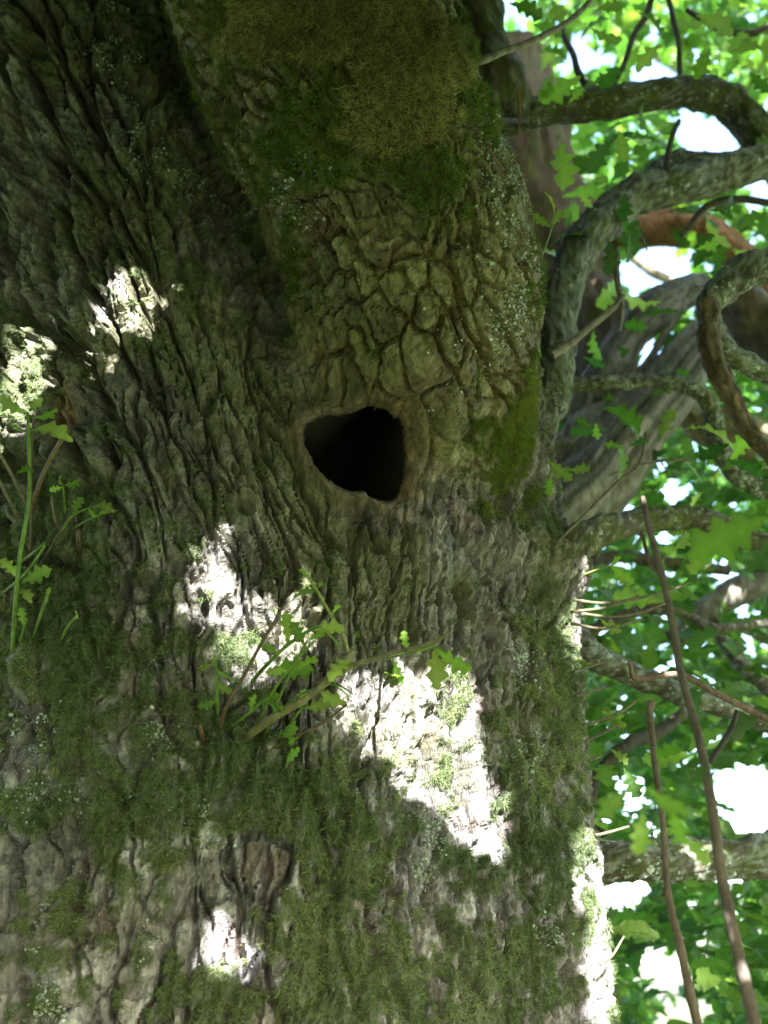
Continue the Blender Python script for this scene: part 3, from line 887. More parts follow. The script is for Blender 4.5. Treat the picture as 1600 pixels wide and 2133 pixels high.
BR['brown'] = branch('rotten_limb', [(1060, 130, 3.8, 95), (1100, 320, 3.8, 120), (1170, 500, 3.8, 115), (1230, 680, 3.8, 100), (1230, 860, 3.8, 90)], M_DEAD, k=40, col=(0.085, 0.06, 0.04), furrow=0.1, rough=0.2, moss=0.35, label='brown crumbling limb rising behind the lichen branch')
BR['orange'] = branch('rotten_limb', [(1220, 470, 3.9, 60), (1330, 480, 3.9, 50), (1430, 490, 3.9, 45), (1520, 545, 3.9, 40), (1600, 620, 3.9, 38), (1700, 720, 3.9, 38)], M_DEAD, k=24, col=(0.17, 0.085, 0.045), furrow=0.15, rough=0.12, label='orange rotting bough bare of bark')
branch('rotten_limb', [(1530, 620, 3.2, 60), (1590, 690, 3.2, 70), (1660, 740, 3.2, 70)], M_DEAD, k=18, col=(0.08, 0.065, 0.045), furrow=0.1, lich=0.2)
branch('rotten_limb', [(1420, 840, 3.7, 30), (1470, 880, 3.7, 38), (1530, 900, 3.7, 55), (1640, 960, 3.7, 60)], M_DEAD, k=18, col=(0.15, 0.13, 0.075), furrow=0.1, moss=0.4)
BR['crotch'] = branch('branch', [(985, -60, 2.75, 70), (1010, 60, 2.75, 62), (1040, 170, 2.8, 70), (1040, 260, 2.85, 70)], k=24, col=(0.07, 0.055, 0.04), moss=0.6, lich=0.35)


# ------------------------------------------------------------------ lichen scales and moss beards on the branches
def wood_samples(keys, n, cond, g):
    P_, N_ = [], []
    for k_ in keys:
        me = BR[k_].data
        co = np.empty(len(me.vertices)*3, np.float32); me.vertices.foreach_get('co', co)
        nn = np.empty(len(me.vertices)*3, np.float32); me.vertices.foreach_get('normal', nn)
        P_.append(co.reshape(-1, 3)); N_.append(nn.reshape(-1, 3))
    P_, N_ = np.vstack(P_), np.vstack(N_)
    w = cond(P_, N_).astype(float); w /= w.sum()
    i = g.choice(len(P_), n, p=w)
    t = np.cross(N_[i], g.normal(0, 1, (n, 3)))
    return P_[i] + t*0.004, N_[i]


def branch_lichen():
    n = 9000
    c, nn = wood_samples(['A', 'B', 'B2', 'C', 'D', 'H', 'I', 'E'], n, lambda p, q: sstep(0.46, 0.6, fbm3(p, 16, 3, 701))*(0.45 + 0.55*np.clip(q[:, 2] + 0.3, 0, 1)), rng)
    t1 = np.cross(nn, rng.normal(0, 1, (n, 3))); t1 /= np.linalg.norm(t1, axis=1, keepdims=True) + 1e-9
    t2 = np.cross(nn, t1)
    kq = 6
    r = (0.0025 + 0.0075*rng.random(n)**1.6)[:, None]
    ring = []
    for q in range(kq):
        a_ = 2*math.pi*q/kq
        rq = r*(0.5 + 0.9*rng.random((n, 1)))
        ring.append(c + nn*(0.001 + 0.007*rng.random((n, 1))) + t1*(math.cos(a_)*rq) + t2*(math.sin(a_)*rq))
    V = np.stack([c] + ring, 1).reshape(-1, 3)
    tri = np.array([[0, 1 + q, 1 + (q + 1) % kq] for q in range(kq)])[None]
    Fc = ((np.arange(n)*(kq + 1))[:, None, None] + tri).reshape(-1, 3)
    col = mix(np.array([0.16, 0.19, 0.16]), np.array([0.40, 0.46, 0.43]), rng.random((n, 1)))
    link('lichen', make_mesh('lichen', V, Fc, M_LICHEN, np.repeat(col, kq + 1, 0), smooth=False), None, kind='stuff', label='grey leafy lichen scales crusting the side branches', category='lichen')


def branch_moss():
    n = 16000
    c, nn = wood_samples(['A', 'E', 'crotch', 'C', 'I'], n, lambda p, q: sstep(0.44, 0.58, fbm3(p, 9, 3, 711))*(0.6 + 0.4*np.clip(-q[:, 2], 0, 1)), rng)
    d = nn*0.8 + rng.normal(0, 0.5, (n, 3)) + np.array([0, 0, -0.5])
    d /= np.linalg.norm(d, axis=1, keepdims=True)
    side = np.cross(d, rng.normal(0, 1, (n, 3))); side /= np.linalg.norm(side, axis=1, keepdims=True)
    L = (0.008 + 0.016*rng.random((n, 1)))
    V = np.stack([c - side*0.0009, c + side*0.0009, c + d*L], 1).reshape(-1, 3)
    cs = mix(np.array([0.045, 0.055, 0.016]), np.array([0.12, 0.125, 0.04]), rng.random((n, 1)))
    link('moss', make_mesh('moss', V, np.arange(n*3).reshape(-1, 3), M_MOSS, np.repeat(cs, 3, 0), smooth=False), None, kind='stuff', label='ragged moss bearding the branches behind the stem', category='moss')


branch_lichen()
branch_moss()


# ------------------------------------------------------------------ leaves
def leaf_shape(stations, lobes, seed, w=0.30):
    """flat outline of a lobed oak leaf, length 1 along +x; returns half widths and stations"""
    r_ = np.random.default_rng(seed)
    t = np.linspace(0, 1, stations)
    env = np.sin(np.pi*np.clip(t, 0, 1)**1.25)**0.75*(0.55 + 0.55*t)
    env[0], env[-1] = 0.012, 0.06
    wl = [env*w*(0.74 + 0.27*np.cos(2*np.pi*(lobes*t + ph)) + 0.10*np.cos(2*np.pi*(1.7*t + r_.random())) + 0.02*r_.normal(size=stations)) for ph in (0.42, 0.58)]
    for q in wl:
        q[0] = 0.012; q[1] = max(q[1]*0.5, 0.03); q[-1] = max(0.03, abs(q[-1]))
    return t, np.clip(wl[0], 0.01, None), np.clip(wl[1], 0.01, None)


def leaf_arrays(stations=15, lobes=4.6, seed=1, fold=0.25, curl=0.25, wave=0.05, wid=0.30):
    t, a, b = leaf_shape(stations, lobes, seed, wid)
    r_ = np.random.default_rng(seed + 50)
    zc = -curl*(t - 0.3)**2
    mid = np.stack([t, 0*t, zc], -1)
    fw = 0.05*np.cos(2*np.pi*lobes*t)                         # lobes point forward a little
    lft = np.stack([t + fw*0 + a*0.18, a, zc + fold*a + wave*r_.normal(size=stations)*0.5], -1)
    rgt = np.stack([t + b*0.18, -b, zc + fold*b + wave*r_.normal(size=stations)*0.5], -1)
    lft[0, 0] = rgt[0, 0] = 0
    V = np.concatenate([lft, mid, rgt])
    n = stations
    Fc = []
    for i in range(n - 1):
        Fc.append([i, n + i, n + i + 1, i + 1]); Fc.append([n + i, 2*n + i, 2*n + i + 1, n + i + 1])
    return V, np.array(Fc)


LEAFV = [leaf_arrays(25, 3.5 + 0.3*(s % 3), s, 0.15 + 0.12*(s % 3), 0.15 + 0.2*(s % 4), 0.035, 0.31 + 0.02*(s % 4)) for s in range(8)]
LEAFS = [leaf_arrays(7, 2.6, s + 30, 0.2, 0.3, 0.03, 0.32) for s in range(4)]
LEAF_COLS = [(0.026, 0.070, 0.016), (0.034, 0.085, 0.016), (0.048, 0.102, 0.017), (0.058, 0.11, 0.022), (0.028, 0.076, 0.018), (0.040, 0.095, 0.016), (0.070, 0.118, 0.024), (0.030, 0.064, 0.016)]
LEAF_ME = []
YOUNG = [(0.11, 0.19, 0.036), (0.13, 0.20, 0.042), (0.095, 0.175, 0.03), (0.16, 0.21, 0.06)]
for s in range(16):
    V, Fc = LEAFV[s % 8]
    c = np.repeat(np.array([LEAF_COLS[s] if s < 8 else YOUNG[s % 4]]), len(V), 0)
    c[25:50] *= 1.25                                          # paler midrib
    LEAF_ME.append(make_mesh('leaf', V, Fc, M_LEAF, c))


def rand_rot(n, g, flat=0.5):
    """rotation matrices: leaf blades mostly lying open to the light with every heading"""
    yaw = g.random(n)*2*math.pi
    nrm = g.normal(0, 1, (n, 3))*flat + np.array([0, 0, 1.0])
    nrm /= np.linalg.norm(nrm, axis=1, keepdims=True)
    x = np.stack([np.cos(yaw), np.sin(yaw), np.zeros(n)], -1)
    x -= nrm*(x*nrm).sum(1, keepdims=True); x /= np.linalg.norm(x, axis=1, keepdims=True)
    y = np.cross(nrm, x)
    return np.stack([x, y, nrm], -1)                          # columns


def foliage_mesh(name, C_, R_, S_, shapes, cols, g):
    Vs, Fs, Cs = [], [], []
    off = 0
    pick = g.integers(0, len(shapes), len(C_))
    for s, (lv_, lf_) in enumerate(shapes):
        m = pick == s
        if not m.any(): continue
        V = np.einsum('nij,vj->nvi', R_[m], lv_)*S_[m][:, None, None] + C_[m][:, None]
        nV = lv_.shape[0]
        Fs.append(((np.arange(m.sum())*nV)[:, None, None] + lf_[None]).reshape(-1, 4) + off)
        Vs.append(V.reshape(-1, 3)); off += m.sum()*nV
        Cs.append(np.repeat(cols[m], nV, 0))
    return make_mesh(name, np.vstack(Vs), np.vstack(Fs), M_LEAF, np.vstack(Cs))


def leaf_obj(parent, P, heading, nrm, size, shape):
    x = np.array(heading, float); x /= np.linalg.norm(x)
    n = np.array(nrm, float); n -= x*(n @ x); n /= np.linalg.norm(n) + 1e-9
    y = np.cross(n, x)
    o = bpy.data.objects.new('leaf', LEAF_ME[shape % 16])
    COL.objects.link(o)
    o.parent = parent
    M = Matrix([[x[0]*size, y[0]*size, n[0]*size, P[0]], [x[1]*size, y[1]*size, n[1]*size, P[1]], [x[2]*size, y[2]*size, n[2]*size, P[2]], [0, 0, 0, 1]])
    o.matrix_parent_inverse = world_matrix(parent).inverted()
    o.matrix_basis = M
    NLEAF[0] += 1
    return o


NLEAF = [0]
GR = np.random.default_rng(99)
right, upv, fwd = np.array([1.0, 0, 0]), np.array([0, -SP, CP]), np.array([0, CP, SP])


def pix_leaf(parent, x, y, Y, x2, y2, shape=None, tilt=0.5, dY=0.0):
    """leaf from its stalk (x, y) to its tip (x2, y2), blade turned partly to the camera"""
    a, b = at(x, y, Y), at(x2, y2, Y + dY)
    n = -fwd + tilt*GR.normal(0, 1, 3)
    return leaf_obj(parent, a, b - a, n, np.linalg.norm(b - a), GR.integers(0, 8) if shape is None else shape)


# --- epicormic shoots on the stem; each stem a part with its own leaves
gs, bs, ys = (0.10, 0.18, 0.026), (0.09, 0.06, 0.04), (0.17, 0.20, 0.045)


def shoot(path, col, leaves=(), off=(0.03, 0.14), r0=4.0, r1=2.5, label=None):
    """path of pixels from the root on the bark outward; distance measured in front of the bark"""
    P0, n0 = surf_point(*path[0])
    Y0 = P0[1]
    n = len(path)
    pp = [(x, y, Y0 - (off[0] if i else -0.03) - (off[1] - off[0])*i/max(1, n - 1), 0.9*(r0 + (r1 - r0)*i/max(1, n - 1))) for i, (x, y) in enumerate(path)]
    o = branch('shoot', pp, M_STEM, k=7, col=col, rough=0.04)
    if label: o['label'] = label
    for lf in leaves:
        x, y, x2, y2 = lf[:4]
        x2, y2 = x + 1.08*(x2 - x), y + 1.08*(y2 - y)
        d = [math.hypot(x - q[0], y - q[1]) for q in pp]
        Yl = pp[int(np.argmin(d))][2]
        pix_leaf(o, x, y, Yl - 0.003, x2, y2, shape=int(GR.integers(8, 16)), tilt=0.7, dY=-0.02)
    return o


# centre tuft
shoot([(500, 1548), (560, 1500), (640, 1450), (725, 1392), (800, 1366), (870, 1345), (940, 1318)], (0.15, 0.135, 0.07), [(735, 1372, 690, 1400)], (0.04, 0.30), 11, 4, 'stout cut stick leaning out of the tuft')
shoot([(655, 1440), (690, 1400), (737, 1350)], (0.16, 0.14, 0.08), [], (0.15, 0.2), 9, 7)
shoot([(455, 1540), (470, 1480), (500, 1420), (545, 1335), (592, 1258)], bs, [(500, 1420, 455, 1400)], (0.03, 0.16), 6, 3)
shoot([(520, 1425), (560, 1380), (600, 1345), (650, 1312), (668, 1305)], gs, [(650, 1312, 705, 1302), (668, 1306, 708, 1345), (600, 1345, 598, 1280), (580, 1362, 552, 1345), (560, 1395, 640, 1392)], (0.06, 0.2), 5, 4)
shoot([(548, 1540), (575, 1470), (605, 1400), (640, 1335)], gs, [(640, 1335, 670, 1320), (635, 1345, 612, 1300), (610, 1400, 655, 1372)], (0.04, 0.16), 4, 3)
shoot([(730, 1380), (715, 1320), (690, 1280), (662, 1232), (635, 1190)], ys, [(662, 1232, 608, 1238), (650, 1215, 632, 1186), (662, 1225, 672, 1212), (690, 1285, 704, 1262), (725, 1350, 742, 1320)], (0.16, 0.24), 5, 3)
shoot([(456, 1512), (452, 1450), (448, 1395), (446, 1380)], gs, [(446, 1384, 418, 1392), (447, 1388, 446, 1368), (450, 1420, 470, 1440), (453, 1460, 420, 1472)], (0.03, 0.09), 4, 3)
shoot([(462, 1526), (510, 1492), (545, 1462), (560, 1455)], gs, [(545, 1462, 575, 1450), (555, 1458, 582, 1490), (560, 1455, 590, 1478), (520, 1485, 530, 1450)], (0.03, 0.1), 4, 3)
shoot([(560, 1552), (620, 1532), (675, 1505), (722, 1468)], bs, [], (0.03, 0.14), 5, 3)
shoot([(585, 1548), (605, 1508), (625, 1478), (640, 1468)], gs, [(625, 1478, 632, 1440), (630, 1475, 680, 1470), (605, 1508, 590, 1530), (612, 1495, 605, 1540)], (0.03, 0.1), 4, 3)
shoot([(795, 1372), (850, 1360), (905, 1350), (930, 1360)], gs, [(905, 1350, 968, 1395), (905, 1350, 912, 1415), (850, 1358, 840, 1320), (815, 1368, 828, 1415), (780, 1380, 822, 1418)], (0.2, 0.26), 4, 3)
shoot([(520, 1540), (560, 1455), (600, 1395), (655, 1335)], gs, [(600, 1395, 560, 1400)], (0.05, 0.18), 4, 3)
shoot([(610, 1545), (600, 1575), (595, 1600)], gs, [(606, 1555, 590, 1540), (598, 1590, 620, 1560)], (0.03, 0.06), 3, 2)
shoot([(430, 1560), (420, 1525), (412, 1508)], bs, [], (0.02, 0.06), 7, 6)
shoot([(560, 1500), (620, 1450), (690, 1425), (735, 1445)], gs, [(690, 1425, 725, 1448), (660, 1432, 700, 1468)], (0.08, 0.16), 3, 2)
# left tuft
shoot([(24, 1385), (36, 1241), (43, 1160), (61, 1028), (58, 900), (57, 858)], gs, [(57, 860, 0, 836), (58, 858, 82, 838), (60, 870, 112, 868), (62, 893, 135, 892), (36, 985, 70, 972), (50, 900, 28, 888), (43, 1215, 98, 1188), (40, 1225, 62, 1240), (38, 1205, 8, 1165)], (0.05, 0.2), 6, 4, 'tall green sprout at the left of the mossy bark')
shoot([(0, 1245), (50, 1195), (95, 1135)], gs, [], (0.08, 0.14), 4, 3)
shoot([(64, 1180), (65, 1080), (66, 960), (69, 862)], bs, [], (0.04, 0.14), 3.5, 2.5)
shoot([(58, 1090), (80, 1020), (110, 950), (142, 893)], (0.14, 0.10, 0.06), [], (0.05, 0.16), 6, 5)
shoot([(75, 1090), (30, 1000), (-10, 925)], (0.16, 0.14, 0.10), [], (0.04, 0.14), 4, 4)
shoot([(55, 1110), (20, 1040), (-10, 985)], (0.16, 0.14, 0.10), [], (0.04, 0.14), 4, 4)
shoot([(138, 1085), (134, 1040), (130, 1010)], gs, [(130, 1015, 108, 1020), (131, 1012, 120, 995), (131, 1010, 158, 1010)], (0.03, 0.09), 3, 2)
shoot([(85, 1180), (125, 1110), (150, 1075), (190, 1055)], gs, [(190, 1055, 228, 1052), (185, 1058, 196, 1075), (150, 1075, 168, 1040)], (0.03, 0.13), 3, 2)
shoot([(140, 1110), (180, 1085), (222, 1066)], gs, [(205, 1072, 228, 1058)], (0.03, 0.1), 3, 2)
shoot([(135, 1125), (115, 1085), (106, 1035)], (0.13, 0.09, 0.08), [], (0.03, 0.1), 3, 2)
shoot([(168, 1155), (163, 1130), (162, 1104)], bs, [], (0.03, 0.07), 6, 6)
shoot([(80, 1185), (120, 1115), (160, 1040)], bs, [], (0.03, 0.1), 3, 2)
shoot([(66, 1340), (80, 1290), (98, 1240)], gs, [(97, 1245, 102, 1228)], (0.03, 0.1), 3, 4)
shoot([(120, 1350), (140, 1310), (163, 1280)], gs, [(155, 1290, 166, 1276)], (0.03, 0.08), 3, 3)
shoot([(30, 1378), (50, 1310), (58, 1290)], gs, [(50, 1305, 45, 1270)], (0.03, 0.07), 3, 2)
shoot([(45, 1170), (70, 1150), (95, 1130)], gs, [], (0.05, 0.1), 4, 3)
# sprouts on the right edge of the stem
shoot([(1165, 1215), (1220, 1195), (1272, 1178)], ys, [(1272, 1178, 1312, 1212), (1272, 1180, 1290, 1160)], (0.0, 0.02), 2.5, 2)
shoot([(1100, 620), (1125, 540), (1150, 470)], gs, [(1150, 472, 1160, 408), (1150, 474, 1115, 450), (1152, 470, 1168, 440)], (-0.1, -0.1), 3, 2.5)
shoot([(1205, 1540), (1240, 1515), (1270, 1500)], gs, [(1262, 1505, 1295, 1492), (1255, 1508, 1262, 1478), (1270, 1500, 1300, 1512)], (0.0, 0.02), 2.5, 2)
shoot([(1185, 1385), (1210, 1375), (1222, 1380)], ys, [(1205, 1375, 1228, 1386)], (0.0, 0.02), 2.5, 2)

# --- named near leaves of the oak in front of the background
near = [(1165, 290, 2.4, 1178, 385), (1210, 160, 2.6, 1130, 210), (1150, 150, 2.6, 1130, 205), (1185, 215, 2.6, 1215, 180), (1270, 290, 2.6, 1235, 345), (1290, 270, 2.6, 1300, 330), (1300, 400, 2.5, 1300, 460), (1230, 380, 2.6, 1270, 370), (1210, 400, 2.6, 1225, 430), (1190, 440, 2.6, 1180, 470),
        (1600, 1075, 1.5, 1450, 1150), (1620, 1110, 1.5, 1560, 1190), (1345, 1640, 1.3, 1430, 1700), (1310, 1640, 1.35, 1250, 1700), (1340, 1690, 1.35, 1330, 1780), (1400, 1680, 1.3, 1420, 1760), (1430, 1640, 1.4, 1470, 1590), (1420, 1740, 1.35, 1480, 1800),
        (1060, 5, 2.5, 1130, 30), (1150, 0, 2.5, 1170, 40), (1110, 50, 2.6, 1170, 65), (1230, 60, 2.6, 1290, 90), (1330, 475, 2.5, 1350, 520), (1310, 480, 2.5, 1310, 545), (1290, 1000, 2.4, 1300, 930), (1300, 930, 2.4, 1260, 925), (1310, 930, 2.4, 1350, 915), (1230, 890, 2.4, 1200, 870), (1240, 880, 2.4, 1245, 915), (1140, 960, 2.5, 1190, 1000), (1150, 985, 2.5, 1140, 1030), (1180, 980, 2.5, 1230, 975), (1480, 440, 2.4, 1540, 420), (1450, 520, 2.5, 1500, 505), (1270, 500, 2.5, 1275, 560), (1480, 1130, 1.6, 1440, 1190), (1300, 1600, 2.3, 1330, 1660), (1270, 1560, 2.4, 1310, 1590), (1250, 1480, 2.5, 1290, 1500), (1250, 1290, 2.5, 1290, 1320), (1340, 1260, 2.4, 1390, 1240), (1400, 1150, 2.3, 1440, 1110), (1420, 1160, 2.3, 1440, 1210), (1320, 20, 2.5, 1390, 60), (1240, 20, 2.5, 1300, 10), (1450, 30, 2.5, 1530, 60), (1520, 110, 2.6, 1590, 90), (1480, 100, 2.6, 1450, 160), (1560, 150, 2.6, 1600, 190), (1380, 90, 2.6, 1330, 130)]
for x, y, Y, x2, y2 in near:
    pix_leaf(BR['B'] if y < 700 else BR['E'], x, y, Y, x2, y2, shape=int(GR.integers(4, 14)), tilt=0.45)

# --- foliage masses.  Openings to the sky read as circles (x, y, r) in the photograph
gaps = [(1345, 720, 22), (1367, 752, 22), (1460, 285, 62), (1500, 300, 50), (1375, 550, 60), (1330, 565, 40), (1420, 560, 34), (1585, 400, 40), (1570, 1660, 75), (1530, 1640, 45), (1600, 1700, 60), (1290, 1850, 36), (1320, 1840, 30), (1390, 2030, 46), (1360, 2010, 30), (1200, 130, 26), (1195, 95, 20), (1370, 160, 40),
        (1330, 150, 20), (1400, 170, 22), (1250, 120, 16), (1400, 1025, 30), (1270, 1040, 25), (1310, 1650, 26), (1540, 1810, 30), (1500, 1830, 20), (1540, 1240, 40), (1500, 1190, 22), (1390, 1100, 24), (1460, 1270, 18), (1250, 2040, 24), (1450, 2110, 30), (1560, 1350, 16), (1390, 2110, 20), (1360, 70, 14)]
wood = []


def canopy(n, xr, yr, Yr, size, g, gapk=1.0, flat=0.75):
    x = xr[0] + (xr[1] - xr[0])*g.random(n); y = yr[0] + (yr[1] - yr[0])*g.random(n)
    Y = Yr[0] + (Yr[1] - Yr[0])*g.random(n)
    keep = np.ones(n, bool)
    d_ = np.stack([(x - 800)/F, CP - SP*(1066.5 - y)/F, SP + CP*(1066.5 - y)/F], -1)
    P = CAM + d_*(Y/d_[:, 1])[:, None]
    S_ = size*(0.65 + 0.6*g.random(n))
    fwd_d = (P - CAM) @ fwd
    lp = S_/fwd_d*F
    for gx, gy, gr in gaps:
        keep &= np.hypot(x - gx, y - gy) > (gr*gapk + 0.22*lp)
    dens = fbm3(P, 2.2, 2, 501)
    keep &= dens > 0.24
    P, S_ = P[keep], S_[keep]
    R_ = rand_rot(len(P), g, flat)
    P = P - R_[:, :, 0]*S_[:, None]*0.5
    base = np.array(LEAF_COLS)[g.integers(0, 8, len(P))]
    var = fbm3(P, 1.3, 2, 511)[:, None]
    cols = base*(0.85 + 0.5*g.random((len(P), 1)))*(0.8 + 0.7*var)
    return P, R_, S_, cols


g2 = np.random.default_rng(5)
# individual leaves of the oak nearest to the camera
P, R_, S_, cols = canopy(330, (1140, 1640), (-40, 2170), (2.75, 3.7), 0.115, g2, 0.9)
keys = list(BR.keys())
cent = {k_: np.array([[v.co.x, v.co.y, v.co.z] for v in list(BR[k_].data.vertices)[::12]]) for k_ in keys if k_ not in ('brown', 'orange', 'dead', 'D2')}
for i in range(min(len(P), 300 - NLEAF[0] if NLEAF[0] < 300 else 0)):
    bk = min(cent, key=lambda q: np.min(np.linalg.norm(cent[q] - P[i], axis=1)))
    leaf_obj(BR[bk], P[i], R_[i][:, 0], R_[i][:, 2], S_[i], int(g2.integers(0, 12)))
# the rest of the oak's own leaves
P, R_, S_, cols = canopy(6400, (1120, 1760), (-300, 2330), (3.7, 5.6), 0.135, g2, 0.8)
me = foliage_mesh('foliage', P, R_, S_, LEAFS, cols, g2)
link('foliage', me, OAK, kind='stuff')

# --- second oak behind: trunk out of the frame, limbs reaching in, leafy crown
OAK2 = empty('background_oak', (6.2, 9.5, 0.0), label='leafy green tree filling the gap behind the old oak', category='tree')
V, Fc, c, tri = tube(pts=[(6.2, 9.5, -0.1), (6.15, 9.4, 2.0), (5.9, 9.1, 4.5), (5.3, 8.7, 8.0), (5.0, 8.6, 11)], rad=[0.42, 0.34, 0.28, 0.18, 0.06], k=20, seed=77, col=(0.1, 0.085, 0.065), furrow=0.06)
link('trunk', make_mesh('trunk', V, Fc, M_BRANCH, c), OAK2)
for pts_, r_ in [([(6.15, 9.4, 2.2), (4.6, 8.2, 3.2), (3.0, 7.6, 3.6), (1.4, 7.4, 4.1)], 0.11), ([(5.9, 9.1, 4.4), (4.3, 8.3, 5.6), (2.6, 7.8, 6.3), (1.2, 7.6, 7.2)], 0.10), ([(6.15, 9.4, 1.7), (4.4, 8.0, 2.0), (3.0, 7.3, 1.9), (1.8, 7.0, 2.1)], 0.09), ([(5.6, 8.9, 6.3), (4.3, 8.6, 7.8), (3.0, 8.4, 8.8), (1.6, 8.0, 9.6)], 0.08)]:
    SEED[0] += 1
    V, Fc, c, tri = tube(pts=[np.array(q) for q in pts_], rad=[r_, r_*0.75, r_*0.5, r_*0.2], k=10, seed=SEED[0], col=(0.09, 0.075, 0.055), lich=0.4)
    link('limb', make_mesh('limb', V, Fc, M_BRANCH, c), OAK2)
P, R_, S_, cols = canopy(10000, (1060, 1950), (-500, 2420), (5.8, 9.5), 0.21, g2, 0.7)
link('crown', make_mesh and foliage_mesh('crown', P, R_, S_, LEAFS, cols, g2), OAK2, kind='stuff')

# ------------------------------------------------------------------ the oak's own crown overhead: it shades the stem, with openings cut to shape the sun patches
sun_patches = [
    [(0, 740), (92, 725), (92, 850), (0, 885)], [(190, 640), (285, 610), (280, 730), (200, 750)], [(285, 590), (355, 565), (350, 645), (285, 665)], [(355, 535), (455, 495), (450, 565), (360, 605)], [(445, 455), (580, 440), (585, 515), (450, 505)],
    [(415, 1150), (480, 1130), (475, 1330), (410, 1290)], [(440, 1300), (560, 1270), (650, 1215), (665, 1340), (580, 1400), (450, 1370)],
    [(690, 1450), (760, 1420), (850, 1390), (960, 1395), (985, 1480), (985, 1570), (1040, 1650), (1050, 1785), (970, 1755), (890, 1660), (800, 1580), (720, 1500)],
    [(825, 1825), (870, 1850), (885, 1950), (835, 1910)], [(420, 1930), (500, 1960), (545, 2050), (450, 2010)], [(1190, 1740), (1235, 1740), (1290, 2140), (1230, 2140)], [(1155, 1310), (1200, 1310), (1205, 1390), (1165, 1390)]]
sx = np.cross(SUN, [0, 0, 1.0]); sx /= np.linalg.norm(sx); sy = np.cross(sx, SUN)
sub = TRUNK[::4, ::4].reshape(-1, 3); subn = NB[::4, ::4].reshape(-1, 3)
spx, spy = pix(sub)
lit = np.zeros(len(sub), bool)
for poly in sun_patches:
    lit |= in_poly(spx, spy, poly)
lit &= ((CAM - sub)*subn).sum(1) > -0.2
lit &= (sub[:, 2] > 1.2) & (sub[:, 2] < 4.2)
lp_ = sub[lit]
free = np.ones(len(lp_), bool)
for t_ in np.linspace(0.12, 2.4, 40):                         # places the limb itself hides from the sun need no opening
    free &= sdf(lp_ + t_*SUN) > 0.0
lp_ = lp_[free]
LU = np.stack([lp_ @ sx, lp_ @ sy], -1)


SHADE_LEAF = [leaf_arrays(5, 1.8, s + 70, 0.15, 0.2, 0.03, 0.44) for s in range(3)]


def sun_rot(n, g, flat=0.45):
    nrm = g.normal(0, 1, (n, 3))*flat + SUN
    nrm /= np.linalg.norm(nrm, axis=1, keepdims=True)
    x = np.cross(nrm, g.normal(0, 1, (n, 3))); x /= np.linalg.norm(x, axis=1, keepdims=True)
    return np.stack([x, np.cross(nrm, x), nrm], -1)


def lift(a, b, c0, dmin, dmax, g):
    """leaf positions on the sunward side, high enough to hang outside the camera's view"""
    bp = a[:, None]*sx + b[:, None]*sy + (c0 @ SUN)*SUN
    d = np.full(len(a), dmin)
    for _ in range(40):
        P = bp + d[:, None]*SUN
        px_, py_ = pix(P); f = (P - CAM) @ fwd
        mg = 110 + 0.13*F/np.maximum(f, 0.12)
        bad = ((f > -0.05) & (px_ > -mg) & (px_ < 1600 + mg) & (py_ > -mg) & (py_ < 2133 + mg)) | (np.hypot(P[:, 0] - TC[0], P[:, 1] - TC[1]) < 1.35) | (np.linalg.norm(P - CAM, axis=1) < 0.6) | (P[:, 2] < 1.9)
        d = np.where(bad, d + 0.12, d)
    return bp + (d + (dmax - dmin)*g.random(len(a)))[:, None]*SUN


